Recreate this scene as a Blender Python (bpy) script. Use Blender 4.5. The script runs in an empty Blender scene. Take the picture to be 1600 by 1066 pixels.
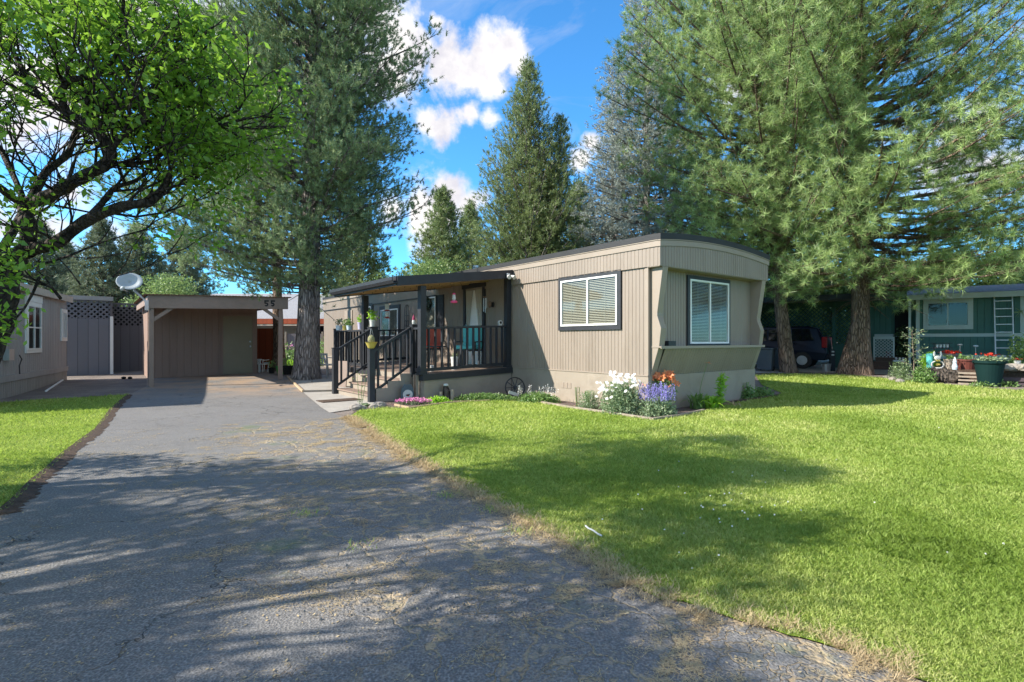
import bpy, bmesh, math, random
import numpy as np
from mathutils import Vector, Matrix
R = math.radians
SC = bpy.context.scene
COL = SC.collection

# ---------------------------------------------------------------- camera, sky, sun, exposure
F_PX, HC = 818.0, 1.3
cam = bpy.data.cameras.new("camera"); cam_o = bpy.data.objects.new("camera", cam); COL.objects.link(cam_o)
cam_o.location = (0, 0, HC); cam_o.rotation_euler = (R(90), 0, 0)
cam.sensor_width = 36; cam.lens = 36 * F_PX / 1600; cam.clip_start = .05; cam.clip_end = 2000; cam.shift_y = -.0006
SC.camera = cam_o
LIGHT_DIR = Vector((1.071, .255, -.74)).normalized()          # the way the sunlight travels
EL = math.asin(-LIGHT_DIR.z); AZ = math.atan2(-LIGHT_DIR.x, -LIGHT_DIR.y)   # compass from +Y clockwise
SC.view_settings.view_transform = 'Standard'; SC.view_settings.look = 'None'
SC.view_settings.gamma = 1; SC.view_settings.use_curve_mapping = False
SC.view_settings.exposure = 1.45
sl = bpy.data.lights.new("sun", 'SUN'); sl.energy = 3.6; sl.angle = R(.55); sl.color = (1, .93, .82)
so = bpy.data.objects.new("sun", sl); COL.objects.link(so); so.location = (-20, -6, 20)
so.rotation_euler = LIGHT_DIR.to_track_quat('-Z', 'Y').to_euler()

class NT:
    """tiny node helper"""
    def __init__(s, tree): s.t = tree; s.n = tree.nodes; s.l = tree.links
    def add(s, typ, ins=None, **kw):
        n = s.n.new(typ)
        for k, v in kw.items(): setattr(n, k, v)
        for k, v in (ins or {}).items(): s.set(n.inputs[k], v)
        return n
    def set(s, sock, v):
        if isinstance(v, bpy.types.NodeSocket): s.l.new(v, sock)
        else:
            if isinstance(v, (tuple, list)) and sock.type == 'RGBA' and len(v) == 3: v = (*v, 1)
            sock.default_value = v
    def math(s, op, a, b=None, c=None, clamp=False):
        n = s.n.new('ShaderNodeMath'); n.operation = op; n.use_clamp = clamp
        for i, v in enumerate((a, b, c)):
            if v is not None: s.set(n.inputs[i], v)
        return n.outputs[0]
    def vmath(s, op, a, b=None, out=0):
        n = s.n.new('ShaderNodeVectorMath'); n.operation = op; s.set(n.inputs[0], a)
        if b is not None: s.set(n.inputs['Scale' if op == 'SCALE' else 1], b)
        return n.outputs[out]
    def noise(s, vec, scale, detail=4, rough=.55, dist=0, out='Fac'):
        return s.add('ShaderNodeTexNoise', {'Vector': vec, 'Scale': scale, 'Detail': detail, 'Roughness': rough, 'Distortion': dist}).outputs[out]
    def ramp(s, fac, stops):
        n = s.n.new('ShaderNodeValToRGB'); s.set(n.inputs[0], fac); cr = n.color_ramp
        while len(cr.elements) < len(stops): cr.elements.new(.5)
        for e, (p, c) in zip(cr.elements, stops):
            e.position = p; e.color = (*c, 1) if isinstance(c, (tuple, list)) else (c, c, c, 1)
        return n.outputs[0]
    def rng(s, v, a, b, c=0., d=1., smooth=False):
        n = s.add('ShaderNodeMapRange', {'Value': v, 'From Min': a, 'From Max': b, 'To Min': c, 'To Max': d})
        if smooth: n.interpolation_type = 'SMOOTHSTEP'
        return n.outputs[0]
    def mix(s, f, a, b, mode='MIX'):
        n = s.n.new('ShaderNodeMix'); n.data_type = 'RGBA'; n.blend_type = mode
        s.set(n.inputs[0], f); s.set(n.inputs[6], a); s.set(n.inputs[7], b); return n.outputs[2]

world = bpy.data.worlds.new("World"); SC.world = world; world.use_nodes = True
w = NT(world.node_tree); w.n.clear()
sky = w.add('ShaderNodeTexSky', sky_type='NISHITA', sun_disc=False, sun_elevation=EL, sun_rotation=AZ,
            altitude=900, air_density=1.0, dust_density=.25, ozone_density=2.6)
tc = w.add('ShaderNodeTexCoord').outputs['Generated']
dirn = w.vmath('NORMALIZE', tc)
def pdir(px, py): return Vector(((px - 800) / F_PX, 1, (534 - py) / F_PX)).normalized()
# cumulus puffs, each a direction in the sky and an angular radius
PUFFS = [(612,40,.085),(640,75,.08),(600,110,.09),(575,20,.07),(700,105,.075),(735,118,.06),(770,92,.07),(800,82,.05),(812,105,.04),(760,125,.05),
         (688,205,.052),(672,195,.04),(735,178,.035),(762,186,.03),(660,330,.085),(700,300,.075),(735,320,.055),(620,330,.07),
         (925,222,.03),(910,250,.03),(60,150,.10),(20,200,.09),(110,300,.07),(40,330,.08),(200,30,.07),(280,20,.06),(60,10,.06),(170,360,.05),(20,60,.05),(320,15,.06),(680,35,.022),(1200,120,.1),(1500,250,.12),
         (-300,100,.22),(-700,200,.25),(2100,150,.3),(1900,420,.15)]
acc = None
for px, py, rad in PUFFS:
    dst = w.vmath('DISTANCE', dirn, tuple(pdir(px, py)), out=1)
    v = w.math('SUBTRACT', 1.0, w.math('DIVIDE', dst, rad))
    acc = v if acc is None else w.math('MAXIMUM', acc, v)
for vx, vy, vz, rad in ((0, -1, .7, .75), (-.8, -.5, .5, .5), (.9, -.3, .6, .6), (0, .1, 1, .42), (-.3, -.9, .2, .35)):  # unseen clouds behind and overhead, added to whiten the fill light
    dst = w.vmath('DISTANCE', dirn, tuple(Vector((vx, vy, vz)).normalized()), out=1); acc = w.math('MAXIMUM', acc, w.math('SUBTRACT', 1.0, w.math('DIVIDE', dst, rad)))
nz = w.noise(dirn, 9.0, 9, .62, .4); nz2 = w.noise(dirn, 26.0, 6, .6)
val = w.math('ADD', w.math('SUBTRACT', acc, .16), w.math('MULTIPLY', w.math('SUBTRACT', nz, .5), 2.3))
val = w.math('ADD', val, w.math('MULTIPLY', w.math('SUBTRACT', nz2, .5), 1.0))
mask = w.rng(val, -.04, .62, smooth=True)
wisp = w.math('MULTIPLY', w.rng(w.noise(w.vmath('MULTIPLY', dirn, (1, 1, 3)), 3.5, 8, .6, .8), .56, .8), .35)
mask = w.math('MAXIMUM', mask, wisp)
ccol = w.mix(w.rng(w.noise(dirn, 14, 5, .6), .35, .62), (2.1, 2.05, 2.25), (3.1, 3.0, 2.9))
skc = w.mix(1.0, sky.outputs[0], (.28, .66, .86), 'MULTIPLY')       # a clean dry blue
col = w.mix(mask, skc, ccol)
bg = w.add('ShaderNodeBackground', {'Color': col, 'Strength': .145})
wo = w.add('ShaderNodeOutputWorld'); w.l.new(bg.outputs[0], wo.inputs[0])

# ---------------------------------------------------------------- materials
def new_mat(name):
    m = bpy.data.materials.new(name); m.use_nodes = True; t = NT(m.node_tree); t.n.clear()
    out = t.add('ShaderNodeOutputMaterial'); return m, t, out
def paint(name, col, rough=.55, var=.12, scale=3.0, bump=.0, bscale=40, metal=0, dirt=0, dirtcol=(.08,.07,.05), stretch=(1,1,1), spec=.4):
    m, t, out = new_mat(name)
    o = t.vmath('MULTIPLY', t.add('ShaderNodeTexCoord').outputs['Object'], stretch)
    n = t.noise(o, scale, 5, .6)
    c = t.mix(t.rng(n, .3, .7), tuple(x * (1 - var) for x in col), tuple(min(1, x * (1 + var)) for x in col))
    if dirt:
        n2 = t.noise(o, scale * 2.3, 8, .7, .5)
        c = t.mix(t.math('MULTIPLY', t.rng(n2, .5, .75), dirt), c, dirtcol)
    b = t.add('ShaderNodeBsdfPrincipled', {'Base Color': c, 'Roughness': rough, 'Metallic': metal, 'Specular IOR Level': spec})
    if bump:
        bn = t.add('ShaderNodeBump', {'Strength': bump, 'Distance': .02, 'Height': t.noise(o, bscale, 4, .6)})
        t.l.new(bn.outputs[0], b.inputs['Normal'])
    t.l.new(b.outputs[0], out.inputs[0]); return m
def foliage(name, dark, light, trans=.3, gloss=.03, rough=.45, nscale=.6, hue=None):
    """tint: one random number per tuft or leaf"""
    m, t, out = new_mat(name)
    a = t.add('ShaderNodeAttribute', attribute_name='tint').outputs['Fac']
    o = t.add('ShaderNodeTexCoord').outputs['Object']
    f = t.math('ADD', t.math('MULTIPLY', a, .65), t.math('MULTIPLY', t.rng(t.noise(o, nscale, 3), .3, .7), .35))
    c = t.ramp(f, hue) if hue else t.mix(f, dark, light)
    d = t.add('ShaderNodeBsdfDiffuse', {'Color': c})
    tr = t.add('ShaderNodeBsdfTranslucent', {'Color': t.mix(.5, c, tuple(min(1, x * 1.5) for x in light))})
    g = t.add('ShaderNodeBsdfGlossy', {'Color': (1, 1, 1), 'Roughness': rough})
    x = t.add('ShaderNodeMixShader', {0: trans}); t.l.new(d.outputs[0], x.inputs[1]); t.l.new(tr.outputs[0], x.inputs[2])
    y = t.add('ShaderNodeMixShader', {0: gloss}); t.l.new(x.outputs[0], y.inputs[1]); t.l.new(g.outputs[0], y.inputs[2])
    t.l.new(y.outputs[0], out.inputs[0]); return m
def bark(name, c1, c2, scale=9, bump=1.0, sz=.22):
    m, t, out = new_mat(name)
    o = t.vmath('MULTIPLY', t.add('ShaderNodeTexCoord').outputs['Object'], (1, 1, sz))
    v = t.add('ShaderNodeTexVoronoi', {'Vector': t.vmath('ADD', o, t.vmath('SCALE', t.noise(o, 6, 3, out='Color'), .12)), 'Scale': scale}, feature='DISTANCE_TO_EDGE').outputs['Distance']
    n = t.noise(o, 30, 6, .7)
    h = t.math('ADD', t.rng(v, 0, .22), t.math('MULTIPLY', n, .5))
    c = t.mix(t.rng(h, .25, 1.1), c1, c2)
    c = t.mix(t.math('MULTIPLY', t.rng(t.noise(o, 3, 4), .45, .7), .6), c, tuple(x * 1.5 for x in c2))
    b = t.add('ShaderNodeBsdfPrincipled', {'Base Color': c, 'Roughness': .9, 'Specular IOR Level': .2})
    bn = t.add('ShaderNodeBump', {'Strength': bump, 'Distance': .05, 'Height': h}); t.l.new(bn.outputs[0], b.inputs['Normal'])
    t.l.new(b.outputs[0], out.inputs[0]); return m
def emit_free_glass(name, tint=(.03, .04, .045), rough=.06, a=.35):
    """window glass: partly see-through, partly mirror"""
    m, t, out = new_mat(name)
    tr = t.add('ShaderNodeBsdfTransparent', {'Color': (.86, .9, .88)})
    g = t.add('ShaderNodeBsdfGlossy', {'Color': (.9, .95, 1), 'Roughness': rough})
    fr = t.add('ShaderNodeFresnel', {'IOR': 1.5})
    f = t.rng(fr.outputs[0], 0, 1, .022, .42)
    x = t.add('ShaderNodeMixShader', {0: f}); t.l.new(tr.outputs[0], x.inputs[1]); t.l.new(g.outputs[0], x.inputs[2])
    t.l.new(x.outputs[0], out.inputs[0]); return m
def board_paint(name, col, pitch, axis=0, line=.012, dark=.35, rough=.6, var=.1):
    """boards: narrow gaps between planks, along one axis of the object"""
    m, t, out = new_mat(name)
    o = t.add('ShaderNodeTexCoord').outputs['Object']
    xyz = t.add('ShaderNodeSeparateXYZ', {0: o}).outputs
    p = t.math('DIVIDE', xyz[axis], pitch); fr = t.math('FRACT', t.math('ADD', p, 100.0))
    gap = t.math('LESS_THAN', fr, line / pitch)
    idn = t.add('ShaderNodeTexWhiteNoise', {'W': t.math('FLOOR', p)}, noise_dimensions='1D').outputs['Value']
    st = [3.0, 3.0, 3.0]; st[axis] = 9.0
    n = t.noise(t.vmath('MULTIPLY', o, tuple(st)), 2, 6, .65)
    c = t.mix(t.math('ADD', t.math('MULTIPLY', idn, .5), t.math('MULTIPLY', n, .5)), tuple(x * (1 - var) for x in col), tuple(x * (1 + var) for x in col))
    c = t.mix(t.math('MULTIPLY', gap, 1 - dark), c, tuple(x * .15 for x in col))
    b = t.add('ShaderNodeBsdfPrincipled', {'Base Color': c, 'Roughness': rough, 'Specular IOR Level': .3})
    bn = t.add('ShaderNodeBump', {'Strength': .6, 'Distance': .01, 'Height': t.math('SUBTRACT', 1.0, gap)}); t.l.new(bn.outputs[0], b.inputs['Normal'])
    t.l.new(b.outputs[0], out.inputs[0]); return m

MT = {}
MT['siding'] = paint('taupe_siding_paint', (.258, .212, .172), .5, .07, 1.5, .15, 60, dirt=.38, dirtcol=(.13,.10,.07), stretch=(1,1,.18))
MT['siding2'] = paint('taupe_trim_paint', (.285, .235, .188), .5, .06, 1.5, .1, 60, dirt=.12, dirtcol=(.13,.10,.07))
MT['skirt'] = paint('pale_skirting_paint', (.295, .25, .20), .6, .07, 1.2, .2, 50, dirt=.35, dirtcol=(.13,.105,.08))
MT['black'] = paint('charcoal_trim_paint', (.022, .024, .029), .5, .2, 4, .15, 50)
MT['roofblack'] = paint('dark_roof_membrane', (.018, .019, .021), .6, .2, 3, .2, 30)
MT['white'] = paint('white_frame_paint', (.78, .78, .76), .4, .04, 4)
MT['blind'] = paint('white_blind_slats', (.46, .43, .36), .5, .04, 4)
MT['glass'] = emit_free_glass('window_glass')
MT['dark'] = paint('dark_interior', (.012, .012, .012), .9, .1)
MT['deck'] = board_paint('deck_boards', (.21, .155, .12), .14, 1)
MT['tread'] = board_paint('stair_tread_boards', (.26, .19, .15), .14, 0)
MT['soffit'] = board_paint('porch_ceiling_boards', (.40, .27, .145), .30, 0, .02)
MT['carport'] = paint('carport_brown_paint', (.27, .20, .165), .65, .1, 3, .2, 40, dirt=.2)
MT['carportwall'] = paint('carport_wall_paint', (.26, .175, .14), .7, .12, 2, .2, 40, stretch=(1,1,.3))
MT['cdoor'] = paint('olive_brown_door_paint', (.235, .195, .13), .5, .05, 2)
MT['rust'] = paint('rusty_roof_edge', (.19, .11, .07), .8, .3, 6)
MT['graywall'] = paint('gray_neighbour_siding', (.32, .305, .30), .6, .08, 2, .15, 40, dirt=.2, stretch=(1,1,.3))
MT['graysh'] = paint('gray_neighbour_skirt', (.30, .275, .25), .7, .1, 2, .2, 40, dirt=.35, stretch=(1,1,.3))
MT['graytrim'] = paint('beige_neighbour_fascia', (.50, .42, .34), .6, .06, 3, dirt=.3)
MT['shed'] = board_paint('slate_shed_boards', (.155, .16, .185), .28, 0, .012)
MT['shed2'] = board_paint('plum_shed_boards', (.18, .16, .17), .28, 0, .012)
MT['green'] = paint('green_house_siding', (.055, .15, .125), .6, .1, 2, .1, 40)
MT['greentrim'] = paint('pale_green_trim', (.45, .52, .50), .55, .06, 2)
MT['latt'] = paint('dark_green_lattice', (.035, .10, .075), .6, .1, 3)
MT['concrete'] = paint('path_concrete', (.36, .335, .30), .9, .12, 2.5, .5, 60, dirt=.3, dirtcol=(.16,.13,.10))
MT['metal'] = paint('galvanised_metal', (.45, .46, .47), .4, .1, 8, metal=.7)
MT['alu'] = paint('ladder_aluminium', (.55, .56, .57), .45, .1, 8, metal=.4)
MT['carblue'] = paint('navy_car_paint', (.002, .005, .016), .3, .05, 3, spec=.25)
MT['carglass'] = paint('car_dark_glass', (.008, .01, .014), .05, .05, 3, spec=.8)
MT['tyre'] = paint('tyre_rubber', (.02, .02, .02), .8, .1)
MT['red'] = paint('red_plastic', (.45, .04, .025), .5, .1)
MT['salmon'] = paint('salmon_cushion', (.62, .12, .075), .7, .1)
MT['teal'] = paint('turquoise_cushion', (.09, .42, .42), .7, .1)
MT['brick'] = paint('edging_wood', (.42, .31, .20), .85, .15, 6, .4, 40)
MT['grey_wood'] = paint('weathered_wood', (.30, .25, .20), .85, .2, 6, .5, 30, stretch=(1,1,.3))
MT['log'] = bark('dark_log_bark', (.03, .025, .02), (.12, .10, .085), 7)
MT['terracotta'] = paint('dark_terracotta', (.13, .035, .025), .7, .15)
MT['bin'] = paint('green_bin_plastic', (.006, .024, .024), .7, .1, spec=.12)
MT['rock'] = paint('field_stone', (.28, .25, .22), .9, .25, 9, .8, 25)
MT['soil'] = paint('bark_mulch', (.085, .055, .038), .95, .45, 25, 1.0, 60)
MT['redwood'] = board_paint('red_stained_boards', (.27, .055, .02), .24, 0, .015)
MT['shingle'] = paint('pale_roof_shingle', (.27, .27, .29), .9, .15, 14, .5, 60)
MT['yellow'] = paint('ochre_bowl_glaze', (.48, .38, .08), .4, .1, 6)
MT['cactus'] = paint('cactus_skin', (.25, .24, .12), .8, .25, 30, .8, 60)
MT['flesh_pink'] = paint('pink_plastic', (.75, .08, .22), .4, .1)
MT['teapot'] = paint('pale_blue_glaze', (.50, .60, .66), .35, .15, 12)
MT['lilac'] = paint('lilac_pot', (.42, .40, .52), .5, .1)
MT['whiteceramic'] = paint('white_ceramic', (.55, .55, .53), .3, .06)
MT['sign'] = paint('slate_blue_cutout', (.08, .11, .13), .6, .1)
MT['dish'] = paint('satellite_dish_grey', (.36, .40, .43), .5, .05)
MT['number'] = paint('dark_number_paint', (.012, .012, .012), .6, .1)
MT['bark_pine'] = bark('pine_bark', (.06, .05, .046), (.34, .30, .28), 17, 1.0, .16)
MT['bark_warm'] = bark('ponderosa_bark', (.07, .048, .036), (.26, .185, .14), 17, .9, .2)
MT['bark_dark'] = bark('fruit_tree_bark', (.012, .010, .009), (.062, .050, .042), 22, .7, .5)
MT['twig'] = paint('dead_twig', (.17, .13, .105), .9, .3, 5)
MT['pine_n'] = foliage('grey_green_needles', (.035, .08, .032), (.43, .54, .27), .20, nscale=.5)
MT['pond_n'] = foliage('long_green_needles', (.016, .060, .010), (.50, .64, .25), .24)
MT['mid_n'] = foliage('olive_green_needles', (.05, .09, .032), (.29, .36, .14), .28)
MT['spruce_n'] = foliage('blue_grey_needles', (.17, .20, .18), (.42, .47, .42), .2)
MT['far_n'] = foliage('distant_needles', (.07, .10, .06), (.22, .26, .15), .25)
MT['leaf'] = foliage('bright_leaves', (.04, .12, .012), (.27, .46, .05), .42, .025, .4)
MT['bushleaf'] = foliage('light_shrub_leaves', (.09, .16, .045), (.26, .36, .12), .35)
MT['gardenleaf'] = foliage('garden_leaves', (.06, .15, .04), (.27, .40, .12), .35)
MT['sageleaf'] = foliage('sage_leaves', (.13, .19, .10), (.33, .42, .24), .35)
MT['daisy'] = foliage('white_petals', (.72, .70, .66), (.85, .85, .82), .25, .02)
MT['violet'] = foliage('violet_petals', (.17, .14, .46), (.42, .38, .78), .25, .02)
MT['orange'] = foliage('orange_petals', (.72, .16, .06), (.85, .36, .16), .3, .02)
MT['pinkp'] = foliage('pink_petals', (.60, .15, .38), (.80, .35, .58), .3, .02)
MT['redp'] = foliage('red_petals', (.5, .03, .015), (.7, .06, .03), .2, .02)
MT['lime'] = foliage('lime_leaves', (.14, .36, .02), (.40, .62, .06), .5)
MT['straw'] = foliage('dry_straw', (.33, .24, .13), (.62, .50, .30), .2, .02)
MT['grass'] = foliage('lawn_blades', (.12, .22, .02), (.30, .42, .045), .38, .01, .5, .45,
    hue=[(0, (.14, .22, .03)), (.3, (.275, .385, .08)), (.65, (.50, .56, .175)), (1, (.72, .66, .36))])

# ---------------------------------------------------------------- geometry helpers
def hgt(y): return .14 * min(1, max(0, (y - 12.5) / 7.0))
def hgt_np(y): return .14 * np.clip((y - 12.5) / 7.0, 0, 1)
def at(px, py, Y): return Vector(((px - 800) / F_PX * Y, Y, HC + (534 - py) / F_PX * Y))
def gp(px, py):
    Y = HC * F_PX / (py - 534)
    for _ in range(8): Y = (HC - hgt(Y)) * F_PX / (py - 534)
    return Vector(((px - 800) / F_PX * Y, Y, hgt(Y)))
def tag(o, label=None, cat=None, group=None, kind=None):
    if label: o['label'] = label
    if cat: o['category'] = cat
    if group: o['group'] = group
    if kind: o['kind'] = kind
    return o
def thing(name, label, cat, loc=(0, 0, 0), rz=0, group=None):
    o = bpy.data.objects.new(name, None); COL.objects.link(o); o.empty_display_size = .2
    o.location = loc; o.rotation_euler = (0, 0, rz); return tag(o, label, cat, group)
def clone(root, loc, rz, label=None, group=None, scale=None):
    r = root.copy(); COL.objects.link(r); r.location = loc; r.rotation_euler = (0, 0, rz)
    if scale: r.scale = (scale,) * 3
    if label: r['label'] = label
    if group: r['group'] = group
    for ch in [o for o in COL.objects if o.parent == root]:
        c = ch.copy(); COL.objects.link(c); c.parent = r
        for g in [o for o in COL.objects if o.parent == ch]:
            d = g.copy(); COL.objects.link(d); d.parent = c
    return r

class M:
    """collects shapes, builds one mesh object; xf maps local shapes into the parent's space"""
    def __init__(s, xf=None): s.v = []; s.f = []; s.xf = xf or Matrix.Identity(4)
    def av(s, pts):
        k = len(s.v); s.v += [tuple(s.xf @ Vector(p)) for p in pts]; return k
    def box(s, x0, x1, y0, y1, z0, z1):
        k = s.av([(x, y, z) for x in (x0, x1) for y in (y0, y1) for z in (z0, z1)])
        s.f += [tuple(k + i for i in q) for q in ((0,1,3,2),(4,6,7,5),(0,4,5,1),(2,3,7,6),(0,2,6,4),(1,5,7,3))]; return s
    def bar(s, p, q, wx, wz, up=(0, 0, 1)):
        p, q = Vector(p), Vector(q); d = (q - p).normalized(); u = Vector(up)
        if abs(d.dot(u)) > .98: u = Vector((1, 0, 0))
        a = d.cross(u).normalized() * wx / 2; b = a.cross(d).normalized() * wz / 2
        k = s.av([p-a-b, p+a-b, p+a+b, p-a+b, q-a-b, q+a-b, q+a+b, q-a+b])
        s.f += [tuple(k + i for i in g) for g in ((0,3,2,1),(4,5,6,7),(0,1,5,4),(1,2,6,5),(2,3,7,6),(3,0,4,7))]; return s
    def poly(s, pts): k = s.av(pts); s.f.append(tuple(range(k, k + len(pts)))); return s
    def prism(s, pts, d):
        """extrude polygon pts by vector d"""
        d = Vector(d); n = len(pts); k = s.av(list(pts) + [Vector(p) + d for p in pts])
        s.f.append(tuple(k + i for i in range(n))[::-1]); s.f.append(tuple(k + n + i for i in range(n)))
        s.f += [(k+i, k+(i+1) % n, k+n+(i+1) % n, k+n+i) for i in range(n)]; return s
    def tube(s, path, rad, n=8, caps=True):
        path = [Vector(p) for p in path]; rad = rad if isinstance(rad, (list, tuple)) else [rad] * len(path)
        k0 = len(s.v); prev = None
        for i, p in enumerate(path):
            d = (path[min(i+1, len(path)-1)] - path[max(i-1, 0)]).normalized()
            a = (d.cross(Vector((0, 0, 1))) if abs(d.z) < .95 else d.cross(Vector((1, 0, 0)))).normalized()
            if prev is not None:
                a = (prev - d * prev.dot(d)).normalized()
            prev = a; b = d.cross(a)
            s.av([p + (a * math.cos(t) + b * math.sin(t)) * rad[i] for t in [2*math.pi*j/n for j in range(n)]])
        for i in range(len(path) - 1):
            for j in range(n):
                s.f.append((k0+i*n+j, k0+i*n+(j+1) % n, k0+(i+1)*n+(j+1) % n, k0+(i+1)*n+j))
        if caps:
            s.f.append(tuple(k0 + j for j in range(n))[::-1]); s.f.append(tuple(k0+(len(path)-1)*n+j for j in range(n)))
        return s
    def lathe(s, prof, n=20, c=(0, 0, 0), sx=1, sy=1):
        k0 = len(s.v)
        for r, z in prof: s.av([(c[0]+sx*r*math.cos(2*math.pi*j/n), c[1]+sy*r*math.sin(2*math.pi*j/n), c[2]+z) for j in range(n)])
        for i in range(len(prof) - 1):
            for j in range(n): s.f.append((k0+i*n+j, k0+i*n+(j+1) % n, k0+(i+1)*n+(j+1) % n, k0+(i+1)*n+j))
        s.f.append(tuple(k0+j for j in range(n))[::-1]); s.f.append(tuple(k0+(len(prof)-1)*n+j for j in range(n))); return s
    def ball(s, c, r, n=12, m=8, sq=(1, 1, 1), jit=0, rng=random):
        prof = []; k0 = len(s.v)
        for i in range(m + 1):
            ph = math.pi * i / m - math.pi / 2
            s.av([(c[0]+sq[0]*r*(1+jit*(rng.random()-.5))*math.cos(ph)*math.cos(2*math.pi*j/n), c[1]+sq[1]*r*(1+jit*(rng.random()-.5))*math.cos(ph)*math.sin(2*math.pi*j/n), c[2]+sq[2]*r*math.sin(ph)) for j in range(n)])
        for i in range(m):
            for j in range(n): s.f.append((k0+i*n+j, k0+i*n+(j+1) % n, k0+(i+1)*n+(j+1) % n, k0+(i+1)*n+j))
        return s
    def siding(s, x0, x1, z0, z1, pitch=.085, dep=.010, y=0., ztop=None, groove=.22):
        """vertical ribbed sheet facing -y; ztop(x) may bend its top edge"""
        x = x0; top = ztop or (lambda q: z1); xs = []
        while x < x1 - 1e-6:
            for fx, dy in ((0, 0), (1-groove, 0), (1-groove*.75, dep), (1-groove*.25, dep)):
                if x + fx*pitch < x1: xs.append((x + fx*pitch, dy))
            x += pitch
        xs.append((x1, 0))
        k = s.av([(a, y + d, z) for a, d in xs for z in (z0, top(a))])
        s.f += [(k+2*i, k+2*i+2, k+2*i+3, k+2*i+1) for i in range(len(xs)-1)]; return s
    def build(s, name, mat, parent=None, smooth=False, bevel=0, label=None):
        me = bpy.data.meshes.new(name); me.from_pydata(s.v, [], s.f); me.validate(clean_customdata=False); me.update()
        if isinstance(mat, str): mat = MT[mat]
        me.materials.append(mat)
        if smooth: me.shade_smooth()
        o = bpy.data.objects.new(name, me); COL.objects.link(o)
        if parent: o.parent = parent
        if bevel:
            b = o.modifiers.new('bevel', 'BEVEL'); b.width = bevel; b.segments = 2; b.limit_method = 'ANGLE'
        if label: o['label'] = label
        return o
def np_mesh(name, verts, nper, mat, parent=None, tint=None, faces=None):
    """verts (n*nper,3) -> n polygons of nper corners each, with a per-corner-vertex tint"""
    nv = len(verts); me = bpy.data.meshes.new(name)
    me.vertices.add(nv); me.vertices.foreach_set('co', np.ascontiguousarray(verts, dtype=np.float32).ravel())
    if faces is None: idx = np.arange(nv, dtype=np.int32); npoly = nv // nper
    else: idx = faces.ravel().astype(np.int32); npoly = len(faces)
    me.loops.add(len(idx)); me.loops.foreach_set('vertex_index', idx)
    me.polygons.add(npoly); me.polygons.foreach_set('loop_start', np.arange(0, len(idx), nper, dtype=np.int32))
    me.update(calc_edges=True)
    if tint is not None:
        a = me.attributes.new('tint', 'FLOAT', 'POINT'); a.data.foreach_set('value', np.ascontiguousarray(tint, dtype=np.float32))
    me.materials.append(MT[mat] if isinstance(mat, str) else mat)
    o = bpy.data.objects.new(name, me); COL.objects.link(o)
    if parent: o.parent = parent
    return o
def nrm(a): return a / (np.linalg.norm(a, axis=-1, keepdims=True) + 1e-9)
def needle_verts(P, D, K, L, w, spread, rs, shoot=0., droop=0.):
    n = len(P); D = np.repeat(nrm(D), K, 0); B = np.repeat(P, K, 0)
    u = nrm(rs.normal(size=(n*K, 3))); d = nrm(D * (1 - spread) + u * spread + np.array([0, 0, -droop]))
    LL = np.repeat(np.broadcast_to(L, (n,)), K)[:, None] * (.65 + .45 * rs.random((n*K, 1)))
    B = B + D * (shoot * rs.random((n*K, 1)))
    s = nrm(np.cross(d, rs.normal(size=(n*K, 3)))) * w * .5
    V = np.stack([B - s, B + s, B + d * LL], 1).reshape(-1, 3)
    T = np.repeat(np.clip(rs.random(n) * .8 + .1, 0, 1), K) + rs.normal(size=n*K) * .1
    return V, np.repeat(T, 3)
def leaf_verts(P, size, rs, flat=.4, asp=.55, N=None):
    """diamond leaves, folded a little"""
    n = len(P); nn = nrm(rs.normal(size=(n, 3)) + np.array([0, 0, flat * 2])) if N is None else nrm(N)
    a = nrm(np.cross(nn, rs.normal(size=(n, 3)))); b = np.cross(nn, a)
    s = (size * (.6 + .6 * rs.random(n)))[:, None] if np.isscalar(size) else size[:, None]
    V = np.stack([P, P + a*s*.5 + b*s*asp*.5 - nn*s*.06, P + a*s, P + a*s*.5 - b*s*asp*.5 - nn*s*.06], 1).reshape(-1, 3)
    return V, np.repeat(rs.random(n), 4)
def tubes(paths, n, name, mat, parent):
    """many thin limbs as one mesh: paths = list of (pts, radii)"""
    m = M()
    for p, r in paths: m.tube(p, list(r), n, caps=False)
    return m.build(name, mat, parent, smooth=True)
MT['crumb'] = paint('asphalt_crumb', (.15, .145, .135), .9, .3, 30)
def sheer_mat():
    m, t, out = new_mat('sheer_curtain')
    a = t.add('ShaderNodeBsdfDiffuse', {'Color': (.42, .40, .34)}); b = t.add('ShaderNodeBsdfTransparent', {'Color': (1, 1, 1)})
    x = t.add('ShaderNodeMixShader', {0: .35}); t.l.new(a.outputs[0], x.inputs[1]); t.l.new(b.outputs[0], x.inputs[2]); t.l.new(x.outputs[0], out.inputs[0]); return m
MT['sheer'] = sheer_mat()
MT['lime_pot'] = paint('green_tub', (.06, .30, .06), .5, .1)
MT['stemgreen'] = paint('stem_green', (.12, .20, .06), .7, .15)
MT['redflat'] = paint('bird_red', (.5, .03, .02), .6, .05)
MT['gnomehat'] = paint('gnome_hat', (.28, .03, .09), .7, .1)
MT['darkleaf'] = foliage('dark_wreath_leaves', (.015, .03, .012), (.05, .07, .03), .1)
MT['logwood'] = paint('brown_step_boards', (.085, .05, .035), .7, .15)
MT['plumwood'] = paint('dark_plum_sleepers', (.07, .05, .06), .8, .2)
MT['binslate'] = paint('slate_bin_plastic', (.07, .09, .11), .5, .1)
MT['taillight'] = paint('tail_light_red', (.35, .008, .012), .15, .1, spec=.7)
MT['darkleaf2'] = foliage('shade_leaves', (.03, .06, .025), (.10, .14, .05), .2)
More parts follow.
